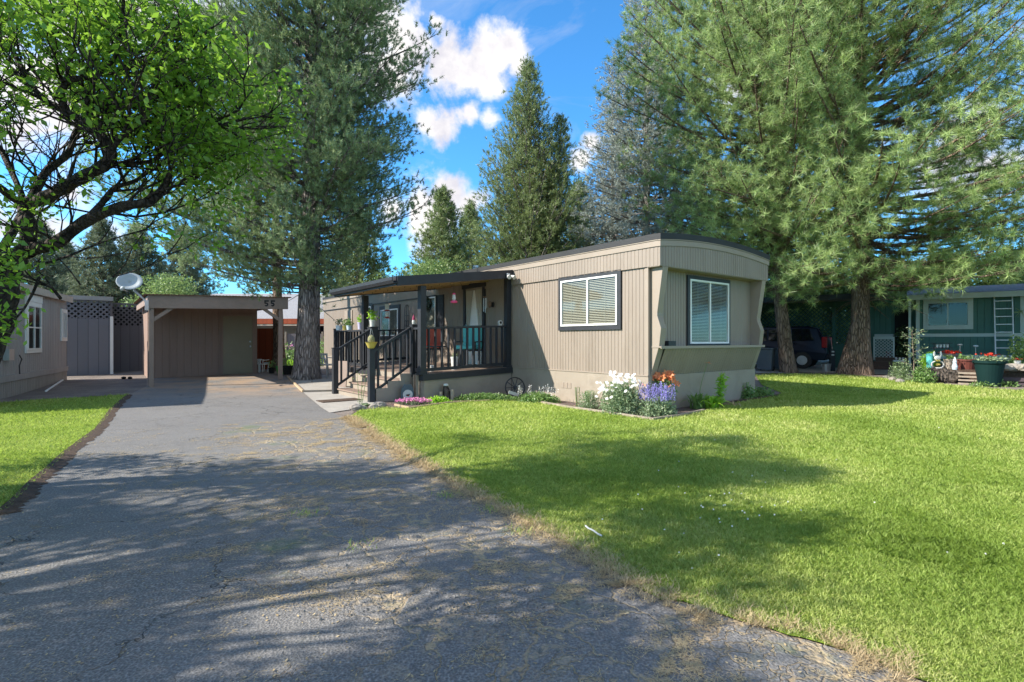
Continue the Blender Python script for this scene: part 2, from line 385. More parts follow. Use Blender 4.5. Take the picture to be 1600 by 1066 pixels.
# ---------------------------------------------------------------- ground sheets
def sheet(name, pts, lift, mat, kind='structure'):
    bm = bmesh.new(); bm.faces.new([bm.verts.new((p[0], p[1], 0)) for p in pts])
    for yy in (12.5, 19.5):
        bmesh.ops.bisect_plane(bm, geom=bm.verts[:] + bm.edges[:] + bm.faces[:], plane_co=(0, yy, 0), plane_no=(0, 1, 0))
    bmesh.ops.triangulate(bm, faces=bm.faces[:])
    for v in bm.verts: v.co.z = hgt(v.co.y) + lift
    bmesh.ops.recalc_face_normals(bm, faces=bm.faces[:])
    for f in bm.faces:
        if f.normal.z < 0: f.normal_flip()
    me = bpy.data.meshes.new(name); bm.to_mesh(me); bm.free(); me.materials.append(mat)
    o = bpy.data.objects.new(name, me); COL.objects.link(o); o['kind'] = kind; return o

def dirt_mat():
    m, t, out = new_mat('dry_dirt'); o = t.add('ShaderNodeTexCoord').outputs['Object']
    a = t.noise(o, 1.2, 6, .6); b = t.noise(o, 26, 6, .75)
    c = t.ramp(t.math('ADD', t.math('MULTIPLY', a, .5), t.math('MULTIPLY', b, .5)), [(.3, (.10, .085, .075)), (.5, (.19, .16, .14)), (.7, (.33, .28, .23))])
    bs = t.add('ShaderNodeBsdfPrincipled', {'Base Color': c, 'Roughness': .95, 'Specular IOR Level': .2})
    bn = t.add('ShaderNodeBump', {'Strength': .8, 'Distance': .02, 'Height': b}); t.l.new(bn.outputs[0], bs.inputs['Normal'])
    t.l.new(bs.outputs[0], out.inputs[0]); return m
def lawn_mat():
    m, t, out = new_mat('lawn_soil'); o = t.add('ShaderNodeTexCoord').outputs['Object']
    a = t.noise(o, .8, 5, .6); b = t.noise(o, 45, 5, .7)
    c = t.ramp(t.math('ADD', t.math('MULTIPLY', a, .4), t.math('MULTIPLY', b, .6)), [(.3, (.08, .13, .015)), (.5, (.19, .27, .03)), (.7, (.32, .38, .06))])
    bs = t.add('ShaderNodeBsdfPrincipled', {'Base Color': c, 'Roughness': .9, 'Specular IOR Level': .2})
    bn = t.add('ShaderNodeBump', {'Strength': .9, 'Distance': .02, 'Height': b}); t.l.new(bn.outputs[0], bs.inputs['Normal'])
    t.l.new(bs.outputs[0], out.inputs[0]); return m
def asphalt_mat():
    m, t, out = new_mat('cracked_asphalt'); o = t.add('ShaderNodeTexCoord').outputs['Object']
    xyz = t.add('ShaderNodeSeparateXYZ', {0: o}).outputs; X, Y = xyz[0], xyz[1]
    agg = t.noise(o, 130, 4, .75); ag2 = t.add('ShaderNodeTexVoronoi', {'Vector': o, 'Scale': 85.0}).outputs['Distance']
    big = t.noise(o, .55, 5, .6); mid = t.noise(o, 4, 6, .65)
    base = t.ramp(t.math('ADD', t.math('MULTIPLY', agg, .6), t.math('MULTIPLY', ag2, .5)), [(.25, (.060, .057, .054)), (.55, (.155, .148, .14)), (.85, (.36, .34, .32))])
    base = t.mix(t.rng(big, .35, .7, 0, .5), base, (.215, .21, .205))
    base = t.mix(t.rng(mid, .5, .75, 0, .3), base, (.08, .082, .085))
    # the strip along the right edge is broken up; distance from that edge
    # edge line: x = -.6*(y-8.4)... measured roughly as a slanted coordinate
    e = t.math('ADD', t.math('MULTIPLY', X, .85), t.math('MULTIPLY', Y, .52))      # grows towards the lawn
    wob = t.math('MULTIPLY', t.math('SUBTRACT', t.noise(o, .7, 4), .5), 2.2)
    worn = t.math('MULTIPLY', t.rng(t.math('ADD', e, wob), -.4, 1.5, smooth=True), t.rng(Y, 9.5, 7.5))
    warp = t.vmath('ADD', o, t.vmath('SCALE', t.vmath('SUBTRACT', t.noise(o, 1.6, 5, .65, out='Color'), (.5, .5, .5)), .75))
    v1 = t.add('ShaderNodeTexVoronoi', {'Vector': warp, 'Scale': .9}, feature='DISTANCE_TO_EDGE').outputs['Distance']
    v2 = t.add('ShaderNodeTexVoronoi', {'Vector': warp, 'Scale': 2.9}, feature='DISTANCE_TO_EDGE').outputs['Distance']
    v3 = t.add('ShaderNodeTexVoronoi', {'Vector': warp, 'Scale': 7.0}, feature='DISTANCE_TO_EDGE').outputs['Distance']
    wd = t.rng(t.noise(o, 2.2, 3), .3, .7, .2, 1.6)
    k1 = t.math('MULTIPLY', t.rng(v1, .001, .006, 1, 0), t.rng(t.noise(o, .9, 2), .42, .52))
    k2 = t.math('MULTIPLY', t.rng(v2, .0, t.math('MULTIPLY', .05, wd), 1, 0), t.rng(worn, .25, .7))
    k3 = t.math('MULTIPLY', t.rng(v3, .0, .05, 1, 0), t.rng(t.math('MULTIPLY', worn, t.noise(o, 1.4, 3)), .45, .6))
    k3b = t.math('MULTIPLY', t.math('MULTIPLY', t.rng(v2, .0, .012, 1, 0), .6), t.rng(t.noise(o, .6, 3), .47, .55))
    crack = t.math('MAXIMUM', t.math('MAXIMUM', k1, k3b), t.math('MAXIMUM', k2, k3))
    straw_n = t.noise(t.vmath('MULTIPLY', warp, (1, 1, 1)), 5.5, 7, .7, 1.2)
    straw = t.math('MULTIPLY', t.rng(straw_n, .53, .66), t.rng(worn, .35, .9))
    cc = t.mix(t.rng(worn, .2, .6), (.045, .042, .038), (.40, .31, .19))
    cc = t.mix(t.rng(t.noise(o, 3.1, 3), .5, .62, 0, .8), cc, (.30, .21, .12))
    c = t.mix(crack, base, cc)
    c = t.mix(t.math('MULTIPLY', straw, .7), c, (.36, .29, .19))
    gr = t.math('MULTIPLY', t.rng(t.noise(o, 1.1, 6, .7), .56, .68), t.rng(worn, .2, .5))
    c = t.mix(t.math('MULTIPLY', gr, .5), c, (.10, .15, .04))
    # needle litter and dust in front of the carport
    lit = t.math('MULTIPLY', t.rng(Y, 11.5, 14.0), t.rng(t.math('ADD', t.noise(o, 1.3, 5, .6), t.math('MULTIPLY', t.noise(o, 30, 4, .7), .5)), .62, .85))
    c = t.mix(t.math('MULTIPLY', lit, .85), c, (.33, .23, .15))
    bs = t.add('ShaderNodeBsdfPrincipled', {'Base Color': c, 'Roughness': .82, 'Specular IOR Level': .35})
    h = t.math('ADD', t.math('MULTIPLY', agg, .25), t.math('MULTIPLY', ag2, .3))
    h = t.math('SUBTRACT', h, t.math('MULTIPLY', crack, .7))
    h = t.math('ADD', h, t.math('MULTIPLY', t.noise(o, 9, 4, .6), t.math('MULTIPLY', worn, 1.6)))
    bn = t.add('ShaderNodeBump', {'Strength': 1.0, 'Distance': .012, 'Height': h}); t.l.new(bn.outputs[0], bs.inputs['Normal'])
    t.l.new(bs.outputs[0], out.inputs[0]); return m

sheet('ground', [(-400, -200), (400, -200), (400, 600), (-400, 600)], 0, dirt_mat())
EDGE_L = [gp(x, y) for x, y in ((201, 619.7), (176, 642), (153, 674), (128, 693), (100.6, 713.7), (77, 737), (52.5, 757.5), (25, 787), (0, 807.8))]
EDGE_R = [gp(x, y) for x, y in ((545, 655), (573, 674), (600, 690.6), (660, 728), (725, 765.6), (800, 806), (881, 856), (930, 882), (975, 912.5), (1040, 938), (1100, 956), (1160, 977), (1225, 994), (1290, 1015), (1350, 1031), (1431, 1066))]
def wobble(E, amp, seed):
    r = random.Random(seed); out = []
    for a, b in zip(E[:-1], E[1:]):
        n = max(2, int((b-a).length/.16))
        for i in range(n): p = a.lerp(b, i/n); out.append(Vector((p.x + r.gauss(0, amp), p.y + r.gauss(0, amp), p.z)))
    return out + [E[-1]]
EDGE_R = wobble(EDGE_R, .022, 4)
DRIVE = [(-40, -8), (-9, -1), (-4.9, 3.0)] + [tuple(p.xy) for p in EDGE_L[::-1]] + [tuple(gp(229, 606).xy), tuple(gp(229, 590).xy), tuple(gp(400, 583).xy)] + \
        [tuple(gp(x, y).xy) for x, y in ((449, 592), (473.5, 615.4), (501, 639), (538, 655))] + [tuple(p.xy) for p in EDGE_R[1:]] + [(2.6, 1.2), (6, -1.2), (14, -4.5), (40, -8)]
drive = sheet('driveway', DRIVE, .006, asphalt_mat())
LAWN_L = [tuple(p.xy) for p in EDGE_L] + [(-4.7, 3.0), (-9, -.7), (-30, -4), (-30, 11), (-12.2, 11.0), tuple(gp(0, 632).xy), tuple(gp(60, 627).xy)]
BED = [tuple(gp(x, y).xy) for x, y in ((560, 645), (600, 640), (640, 641), (700, 632), (765, 629), (820, 630), (890, 640), (960, 650), (1022, 659), (1072, 651), (1102, 645))]
BED2 = [tuple(gp(x, y).xy) for x, y in ((1150, 632), (1215, 621), (1222, 617))]
LAWN_R = [tuple(p.xy) for p in EDGE_R[::-1]] + BED + BED2 + [tuple(gp(x, y).xy) for x, y in ((1190, 604), (1180, 588.5), (1250, 586.5), (1330, 589), (1430, 597), (1475, 603), (1540, 609), (1600, 614))] + \
         [(17, 11.5), (30, 9), (30, -3), (14, -4), (6, -.8), (2.5, 1.35)]
LM = lawn_mat()
sheet('lawn_left', LAWN_L, .012, LM); sheet('lawn_right', LAWN_R, .012, LM)
# flower bed mulch between lawn and house
def mix_bed():
    m, t, out = new_mat('bed_mulch'); o = t.add('ShaderNodeTexCoord').outputs['Object']
    v = t.add('ShaderNodeTexVoronoi', {'Vector': t.vmath('MULTIPLY', o, (1, 1.8, 1)), 'Scale': 34.0})
    c = t.mix(t.rng(v.outputs['Distance'], 0, .6), (.26, .19, .15), (.06, .04, .03))
    c = t.mix(.35, c, t.mix(.8, v.outputs['Color'], (.2, .12, .09)), 'MIX')
    bs = t.add('ShaderNodeBsdfPrincipled', {'Base Color': c, 'Roughness': .95})
    bn = t.add('ShaderNodeBump', {'Strength': 1, 'Distance': .03, 'Height': v.outputs['Distance']}); bn.invert = True
    t.l.new(bn.outputs[0], bs.inputs['Normal']); t.l.new(bs.outputs[0], out.inputs[0]); return m
sheet('flower_bed', [tuple(gp(545, 655).xy)] + BED + BED2 + [(6.6, 12.8), (3, 10.2), (0, 13), (-3.5, 12.6)], .004, mix_bed())
PATH = [tuple(gp(x, y).xy) for x, y in ((449, 591), (473.5, 615.4), (501, 639), (515, 648), (568, 640), (600, 628), (560, 590), (470, 588))]
sheet('concrete_path', PATH, .014, MT['concrete'])
# street side slab by the green house
sheet('neighbour_slab', [tuple(gp(x, y).xy) for x, y in ((1180, 586), (1250, 584.5), (1330, 586), (1430, 590), (1470, 582), (1180, 574))], .018, MT['concrete'])

def in_poly(P, poly):
    x, y = P[:, 0], P[:, 1]; r = np.zeros(len(P), bool); n = len(poly)
    for i in range(n):
        x1, y1 = poly[i]; x2, y2 = poly[(i+1) % n]
        c = ((y1 > y) != (y2 > y)) & (x < (x2 - x1) * (y - y1) / (y2 - y1 + 1e-12) + x1); r ^= c
    return r
def seg_dist(P, line):
    d = np.full(len(P), 1e9)
    for (x1, y1), (x2, y2) in zip(line[:-1], line[1:]):
        a = np.array([x1, y1]); b = np.array([x2, y2]) - a; t = np.clip(((P[:, :2] - a) @ b) / (b @ b), 0, 1)
        d = np.minimum(d, np.linalg.norm(P[:, :2] - a - t[:, None] * b, axis=1))
    return d
def vnoise(P, s, seed=0):
    """smooth value noise 0..1 on the plane"""
    rs = np.random.RandomState(seed); g = rs.random((64, 64)); q = P[:, :2] * s + 1000.; i = np.floor(q).astype(int); f = q - i; f = f*f*(3-2*f)
    i0 = i[:, 0] % 64; i1 = (i0+1) % 64; j0 = i[:, 1] % 64; j1 = (j0+1) % 64
    return (g[i0, j0]*(1-f[:, 0]) + g[i1, j0]*f[:, 0])*(1-f[:, 1]) + (g[i0, j1]*(1-f[:, 0]) + g[i1, j1]*f[:, 0])*f[:, 1]
def scatter(poly, n, ymin, ymax, rs, power=1.6, xspan=1.25, pad=1.5):
    """points on the ground, denser near the viewer's end of the lawn"""
    u = rs.random(n); k = 1 - power; Y = (ymin**k + u * (ymax**k - ymin**k)) ** (1/k)
    X = (rs.random(n)*2 - 1) * (Y * xspan + pad); P = np.stack([X, Y, np.zeros(n)], 1)
    P = P[in_poly(P, poly)]; P[:, 2] = hgt_np(P[:, 1]); return P
def grass(name, poly, n, ymin, ymax, seed, edge=None, label='', hmul=1):
    rs = np.random.RandomState(seed); P = scatter(poly, n, ymin, ymax, rs)
    Y = P[:, 1]; m = len(P)
    hh = (.018 + .0028*Y) * (.55 + .8*rs.random(m)) * hmul * (.8 + .5*vnoise(P, 1.7, 7)); ww = .0011 + .00068*Y
    pt = .55*vnoise(P, .9, 3) + .3*vnoise(P, 3.1, 4) + .15*vnoise(P, 9, 5)
    tint = np.clip(pt*1.15 - .12 + rs.normal(size=m)*.17, 0, 1)
    clump = vnoise(P, .55, 11) > .93
    tint = np.where(clump, tint*.35, tint); hh = np.where(clump, hh*1.7, hh)
    q = gp(1468, 866); dd = np.hypot((P[:, 0]-q.x)/.42, (P[:, 1]-q.y)/.22); lush = dd < 1; tint = np.where(lush, tint*.35, tint); hh = np.where(lush, hh*1.5, hh)
    if edge is not None:
        d = seg_dist(P, edge); s = np.clip(1 - d/(.10+.38*vnoise(P, 1.9, 8)**2), 0, 1)
        tint = np.clip(tint + s*.9*(rs.random(m) < .2 + s*.6), 0, 1.0)
        keep = rs.random(m) > s*.45; P, hh, ww, tint = P[keep], hh[keep], ww[keep], tint[keep]; m = len(P)
    az = rs.random(m)*2*np.pi; lean = .2 + .75*rs.random(m)
    d = np.stack([np.cos(az)*lean, np.sin(az)*lean, np.ones(m)], 1); d = nrm(d)
    sd = np.stack([-np.sin(az+rs.normal(size=m)), np.cos(az+rs.normal(size=m)), np.zeros(m)], 1) * (ww/2)[:, None]
    B = P + np.array([0, 0, .008]); mid = B + d*hh[:, None]*.55; tip = B + d*hh[:, None] + np.stack([np.cos(az), np.sin(az), -.4*np.ones(m)], 1)*hh[:, None]*.22
    V = np.stack([B - sd, B + sd, mid + sd*.8, tip, mid - sd*.8], 1).reshape(-1, 3)
    o = np_mesh(name, V, 5, 'grass', tint=np.repeat(tint, 5))
    return tag(o, label, 'grass', kind='stuff')
grass('lawn_grass', LAWN_R, 1250000, 1.75, 20, 1, [tuple(p.xy) for p in EDGE_R], 'short sunlit lawn grass right of the driveway')
grass('side_lawn_grass', LAWN_L, 420000, 3.0, 14, 2, None, 'short lawn grass left of the driveway by the gray house')
# dry straw and litter along the broken right edge of the drive
def straw(name, n, seed):
    rs = np.random.RandomState(seed); E = np.array([tuple(p.xy) for p in EDGE_R]); k = rs.randint(0, len(E)-1, n); t = rs.random(n)[:, None]
    Y = 0; off = rs.normal(size=n)*.075 + .015
    far = rs.random(n) < .72; off = np.where(far, rs.gamma(1.7, .75, n), off)
    c = E[k]*(1-t) + E[k+1]*t; d = E[k+1]-E[k]; nn = np.stack([-d[:, 1], d[:, 0]], 1); nn /= np.linalg.norm(nn, axis=1)[:, None]
    nn = np.where((nn[:, :1] > 0), -nn, nn)
    P2 = c + nn*off[:, None]; P = np.concatenate([P2, np.zeros((n, 1))], 1)
    keep = ((~far) & (vnoise(P, 1.6, 22) + .5*vnoise(P, 7, 23) > .34)) | (far & (vnoise(P, 1.7, 20)*.4 + vnoise(P, 7, 21)*.6 > .52 + .22*rs.random(n))); P = P[keep]; off = off[keep]; n = len(P)
    P[:, 2] = hgt_np(P[:, 1]) + .012 + .012*rs.random(n)*(off < .2)
    az = rs.random(n)*2*np.pi; L = (.012 + .045*rs.random(n)**2)*(.6+.06*P[:, 1]); u = np.stack([np.cos(az), np.sin(az), rs.random(n)*.9*(off < .09)+.02*rs.normal(size=n)], 1)*L[:, None]
    s = np.stack([-np.sin(az), np.cos(az), np.zeros(n)], 1)*(.0006+.0004*P[:, 1])[:, None]
    V = np.stack([P-s, P+s, P+u+s*.3, P+u-s*.3], 1).reshape(-1, 3)
    o = np_mesh(name, V, 4, 'straw', tint=np.repeat(rs.random(n), 4)); tag(o, 'dry straw and dead grass along the broken right edge of the driveway', 'dry grass', kind='stuff')
straw('dry_straw', 120000, 5)
def litter():
    rs = np.random.RandomState(9); P = scatter(DRIVE, 5200, 2.0, 16, rs, 1.3, 1.1)
    P[:, 2] += .012; V, T = leaf_verts(P, .018, rs, flat=3, asp=.5)
    o = np_mesh('leaf_litter', V, 4, 'straw', tint=T); tag(o, 'tiny dry leaf flecks scattered over the asphalt', 'leaf litter', kind='stuff')
litter()
def crumbs():
    rs = np.random.RandomState(19); c = gp(800, 955); n = 1100
    P = np.stack([c.x + rs.normal(size=n)*.42, c.y + rs.normal(size=n)*.22, np.full(n, .008)], 1); s = (.003 + .008*rs.random(n)**3)[:, None]; rr_ = lambda: rs.normal(size=(n, 3))*.25
    base = [np.array([math.cos(a), math.sin(a), 0]) for a in (0, 2.1, 4.2)]; A, B, C_ = [P + (b + rr_()*.6)*s for b in base]; T = P + (np.array([0, 0, .9]) + rr_())*s
    V = np.stack([A, B, T, B, C_, T, C_, A, T], 1).reshape(-1, 3)
    tag(np_mesh('asphalt_crumbs', V, 3, 'crumb'), 'loose asphalt crumbs in the broken patch of the near driveway', 'gravel', kind='stuff')
crumbs()
def weeds():
    rs = np.random.RandomState(29); V = []; T = []
    for px, py, n in ((700, 778, 40), (742, 760, 30), (690, 742, 30), (815, 835, 40), (640, 720, 20), (560, 860, 14), (480, 808, 30), (905, 850, 30), (1100, 940, 40), (770, 800, 30)):
        q = gp(px, py)
        for i in range(n*2):
            b = Vector((q.x+rs.normal()*.06, q.y+rs.normal()*.05, .01)); a = rs.rand()*6.28; l = .02+.03*rs.rand(); d = Vector((math.cos(a)*.8, math.sin(a)*.8, .9))*l; s = Vector((-math.sin(a), math.cos(a), 0))*.0022
            V += [tuple(b-s), tuple(b+s), tuple(b+d)]; T += [rs.rand()*.5]*3
    tag(np_mesh('weeds', np.array(V), 3, 'grass', tint=np.array(T)), 'small green weed tufts growing in the asphalt cracks', 'weeds', kind='stuff')
weeds()
def soil_strip():
    m = M(); E = [Vector((p.x, p.y, 0)) for p in EDGE_L] + [Vector((-4.7, 3.0, 0))]
    rs = random.Random(3); pts = []
    for a, b in zip(E[:-1], E[1:]):
        for i in range(12): pts.append(a.lerp(b, i/12))
    k = []
    for i, p in enumerate(pts):
        z = hgt(p.y); wv = .05 + .05*rs.random(); k.append(m.av([(p.x-.03, p.y-.02, z+.03), (p.x+wv, p.y+wv*.7, z+.009)]))
    for a, b in zip(k[:-1], k[1:]): m.f.append((a, b, b+1, a+1))
    o = m.build('edge_soil', 'soil'); o['kind'] = 'structure'
soil_strip()
# ---------------------------------------------------------------- the mobile home; its frame: x across the end wall, y back along the side
C0 = Vector((2.47, 9.5, 0)); ANG = math.atan2(.617, .787)
HM = Matrix.Translation(C0) @ Matrix.Rotation(ANG, 4, 'Z')
def H(u, v, z=0): return HM @ Vector((u, v, z))
SIDE = Matrix.Rotation(-math.pi/2, 4, 'Z')                      # local shapes that face -y turned to face -x
def side_xf(v, z=0, u=0): return Matrix.Translation((u, v, z)) @ SIDE
W, LEN = 3.86, 17.6
home = thing('mobile_home', 'long taupe ribbed mobile home with black roof edge and bowed end wall', 'mobile home', H(0, 0), ANG)
m = M(); m.box(.03, W-.03, .03, LEN, 0, 3.0); m.build('shell', 'siding2', home)
m = M(side_xf(0)); m.siding(-LEN, -.0, .655, 2.65, .085, .007, 0); m.build('side_wall', 'siding', home)
m = M(Matrix.Translation((W, 0, 0)) @ Matrix.Rotation(math.pi/2, 4, 'Z')); m.siding(0, LEN, .655, 2.65, .085, .007, 0); m.build('side_wall', 'siding', home)
m = M(); m.siding(0, W, .65, 2.65, .085, .007, .0); m.build('end_wall', 'siding', home)
m = M(); m.box(-.012, .05, -.012, .02, .655, 2.64); m.box(-.012, .03, .02, .06, .655, 2.64); m.build('corner_trim', 'siding2', home)
m = M(); m.box(-.006, W+.006, -.006, .05, 0, .65); m.box(-.006, .04, .05, LEN, 0, .65); m.box(W-.04, W+.006, .05, LEN, 0, .65); m.build('skirting', 'skirt', home)
m = M(side_xf(2.05, .40, -.006))                                # vent in the skirting
m.box(-.24, -.14, -.008, .002, -.12, .0); m.box(-.13, -.03, -.008, .002, -.12, 0); m.box(-.02, .08, -.008, .002, -.12, 0); m.build('skirting_vent', 'siding2', home)
m = M(); m.box(-.02, .0, -.01, LEN, .645, .668); m.build('skirting_trim', 'siding2', home)
OV = .285
def bow(x): t = (x - W/2) / (W/2 + .02); return .115 * (1 - abs(t)**2.0)
# fascia
m = M(side_xf(0)); m.siding(-LEN, OV, 2.63, 2.975, .085, .006, -.035); m.build('side_fascia', 'siding', home)
m = M(Matrix.Translation((0, -OV, 0))); m.siding(-.035, W+.035, 2.63, 3, .085, .006, 0, ztop=lambda x: 2.975 + bow(x)); m.build('end_fascia', 'siding', home)
m = M(); m.box(-.03, W+.03, -OV+.012, .0, 2.62, 2.64); m.build('soffit', 'siding2', home)
def bow_band(z0, z1, out, name, mat, side_out=None):
    m = M(); n = 22; so_ = side_out if side_out is not None else out
    xs = [-.035-so_ + (W+.07+2*so_)*i/n for i in range(n+1)]
    k = m.av([(x, y, z + bow(x)) for x in xs for y, z in ((-OV-out, z0), (-OV-out, z1), (-OV+.05, z1), (-OV+.05, z0))])
    for i in range(n):
        for j in range(4): a = k+4*i+j; b = k+4*i+(j+1) % 4; m.f.append((a, b, b+4, a+4))
    m.f.append((k, k+1, k+2, k+3)); m.f.append((k+4*n+3, k+4*n+2, k+4*n+1, k+4*n))
    for s in (0, 1):                                             # the same band down both long sides
        x0, x1 = (-.035-so_, 0.0) if s == 0 else (W, W+.035+so_); m.box(x0, x1, -OV+.05, LEN, z0, z1)
    return m.build(name, mat, home)
bow_band(2.972, 3.07, .018, 'trim_band', 'siding2'); bow_band(3.076, 3.090, .030, 'drip_edge', 'skirt'); bow_band(3.095, 3.20, .03, 'roof_edge', 'roofblack')
m = M(); n = 22                                                  # low bowed roof
xs = [-.05 + (W+.1)*i/n for i in range(n+1)]; k = m.av([(x, y, 3.19 + bow(x)*1.02) for x in xs for y in (-OV-.02, LEN)])
for i in range(n): m.f.append((k+2*i, k+2*i+2, k+2*i+3, k+2*i+1))
m.build('roof', 'roofblack', home)
m = M(); m.lathe([(.06, 0), (.06, .28), (.10, .28), (.10, .34), (0, .36)], 12, (1.2, 7.3, 3.24)); m.build('roof_vent', 'metal', home)
# angular fins either side of the end window
def fin(u0, u1, mirror=False):
    prof = [(0, 2.62), (-.275, 2.62), (-.155, 1.80), (-.155, 1.74), (-.235, 1.52), (-.225, 1.44), (-.195, 1.20), (-.01, .655), (0, .655)]
    m = M(); m.prism([(u0, y, z) for y, z in prof], (u1-u0, 0, 0)); return m.build('fin', 'siding2', home, bevel=.006)
fin(.06, .22); fin(W-.20, W-.04)
m = M()                                                          # sloping apron under the window
x = .22; pts = []
while x < W-.22:
    for fx, d in ((0, 0), (.066, 0), (.071, .005), (.080, .005)): pts.append((min(x+fx, W-.2), d))
    x += .085
k = m.av([(x, y + d, z) for x, d in pts for y, z in ((-.012, .66), (-.215, 1.17))])
m.f += [(k+2*i, k+2*i+2, k+2*i+3, k+2*i+1) for i in range(len(pts)-1)]; m.build('apron_panel', 'siding', home)
m = M(); m.box(.05, W-.03, -.245, 0, 1.168, 1.195); m.box(.05, W-.03, -.25, -.235, 1.15, 1.20); m.build('apron_ledge', 'siding2', home)

def window(parent, xf, w_, h_, trim=.09, frame=.035, mull=(.5,), hbars=(), blinds=True, trimmat='black', framemat='white', glasscol='glass', sill_extra=0, name='window', slat=.034, drop=0., back='dark', label=None, curtain=False):
    """window centred on x, bottom at z=0; parts hang under the trim ring"""
    a = w_/2
    m = M(xf); t = trim
    m.box(-a-t, a+t, -.035, .0, -t-sill_extra, 0); m.box(-a-t, a+t, -.035, .0, h_, h_+t); m.box(-a-t, -a, -.0345, .0, 0, h_); m.box(a, a+t, -.0345, .0, 0, h_)
    root = m.build(name, trimmat, parent, label=label)
    m = M(xf); f = frame
    m.box(-a, a, -.05, -.006, 0, f); m.box(-a, a, -.05, -.006, h_-f, h_); m.box(-a, -a+f, -.0495, -.006, f, h_-f); m.box(a-f, a, -.0495, -.006, f, h_-f)
    for q in mull: xq = -a + w_*q; m.box(xq-f*.55, xq+f*.55, -.047, -.007, f, h_-f)
    for q in hbars: zq = h_*q; m.box(-a+f, a-f, -.046, -.008, zq-f*.4, zq+f*.4)
    m.build('frame', framemat, root)
    m = M(xf); m.box(-a+.01, a-.01, -.0045, -.0025, .01, h_-.01); m.build('backing', back, root)
    m = M(xf); m.poly([(-a+f, -.034, f), (a-f, -.034, f), (a-f, -.034, h_-f), (-a+f, -.034, h_-f)]); m.build('pane', glasscol, root)
    if blinds:
        m = M(xf); z = f + .01 + drop
        while z < h_ - f:
            k = m.av([(-a+f+.01, -.026, z), (a-f-.01, -.026, z), (a-f-.01, -.010, z+slat*.5), (-a+f+.01, -.010, z+slat*.5)]); m.f.append((k, k+1, k+2, k+3)); z += slat
        for q in (.2, .8): m.box(-a+w_*q-.003, -a+w_*q+.003, -.028, -.026, f, h_-f)
        m.build('blind', 'blind', root)
    return root
EXT = Matrix.Identity(4)
window(home, side_xf(1.475, 1.60), 1.56, .97, .085, .035, sill_extra=.005)
window(home, Matrix.Translation((1.975, -.0, 1.235)), 1.42, 1.27, .075, .035, slat=.030)
m = M(); m.box(.30, .52, -.23, -.07, 1.196, 1.29); m.build('ledge_box', 'black', home)
# windows and door under and beyond the porch
window(home, side_xf(10.8, 1.45), 1.35, .92, .13, .04)
window(home, side_xf(12.6, 1.55), .55, 1.0, .12, .04, mull=())
window(home, side_xf(8.15, 1.35), 1.05, 1.25, .05, .035, mull=(), label='white blind window beside a black shutter')
m = M(side_xf(7.35, 1.30)); m.box(-.17, .17, -.03, -.002, 0, 1.4)
for i in range(14): m.box(-.14, .14, -.038, -.028, .08+.09*i, .13+.09*i)
m.build('shutter', 'black', home)
m = M(side_xf(0, 0)); m.box(-15.0, -14.2, -.03, -.002, .7, 2.5); m.build('back_door', 'siding2', home)
m = M(side_xf(0)); m.box(-LEN, -7.6, -.042, -.03, 2.60, 2.63); m.box(-LEN, -7.6, -.058, -.03, 2.955, 2.975); m.build('seam_trim', 'black', home)
# door with gathered curtain
dx = side_xf(5.6, .64)
m = M(dx); m.box(-.50, -.40, -.05, -.002, 0, 2.05); m.box(.40, .50, -.05, -.002, 0, 2.05); m.box(-.56, .56, -.06, -.002, 2.05, 2.17); dr = m.build('door', 'black', home)
m = M(dx); m.box(-.398, .398, -.012, -.004, 0, 2.045); m.build('door_leaf', 'white', dr)
m = M(dx)                                                        # curtains tied back as an upside-down V
for sgn in (-1, 1):
    rows = []
    for i in range(13):
        t = i/12; z = 2.0*(1-t)
        inner = sgn*(.015 + .33*(t**.8)) if t < .72 else sgn*(.34 - .05*(t-.72)); k = []
        for j in range(9):
            s = j/8; x = inner + (sgn*.39 - inner)*s; k.append((x, -.026 - .010*math.sin(j*2.6+i*.4), z + .02))
        rows.append(m.av(k))
    for a, b in zip(rows[:-1], rows[1:]):
        for j in range(8): m.f.append((a+j, a+j+1, b+j+1, b+j))
m.build('curtain', 'sheer', dr, smooth=True)
m = M(dx); m.box(-.36, -.34, -.06, -.012, .95, 1.1); m.build('handle', 'metal', dr)

# ---------------------------------------------------------------- porch
PU, PV0, PV1 = -2.4, 4.0, 9.3
porch = thing('porch', 'covered porch with charcoal railings and sloping roof on the long side of the taupe home', 'porch', H(-1.2, 6.0), ANG)
def PX(v=None): return Matrix.Translation((1.2, -6.0, 0))
SH = Matrix(((1, 0, 0, 0), (0, 1, 0, 0), (.035, 0, 1, -.035*PU), (0, 0, 0, 1)))   # the floor rises a little to the house
PM = PX() @ SH; P0 = PX()
m = M(PM); m.box(PU, -.045, PV0, PV1, .545, .58); m.build('deck', 'deck', porch)
for q_ in ((PU-.012, -.01, PV0-.04, PV0-.002), (PU-.035, PU-.013, PV0-.04, 4.42), (PU-.035, PU-.002, 6.63, PV1)): m = M(PM); m.box(*q_, .44, .575); m.build('deck_beam', 'black', porch)
m = M(PM); m.box(PU+.01, -.03, PV0, PV0+.03, -.1, .545); m.box(PU+.0, PU+.03, PV0+.03, PV1, -.1, .545); m.box(PU+.012, PU+.10, PV0-.012, PV0+.0, -.1, .44); m.build('deck_skirt', 'skirt', porch)
m = M(P0)
for x0, x1, y0, y1, z0, z1 in ((PU-.07, PU+.07, 4.0, 4.14, .56, 2.47), (-.16, -.035, 3.99, 4.12, .6, 2.86), (PU-.07, PU+.07, 7.08, 7.22, .56, 2.47)):
    q = M(P0); q.box(x0, x1, y0, y1, z0, z1); q.box(x0-.015, x1+.015, y0-.015, y1+.015, z0, z0+.10); q.build('post', 'black', porch, bevel=.004)
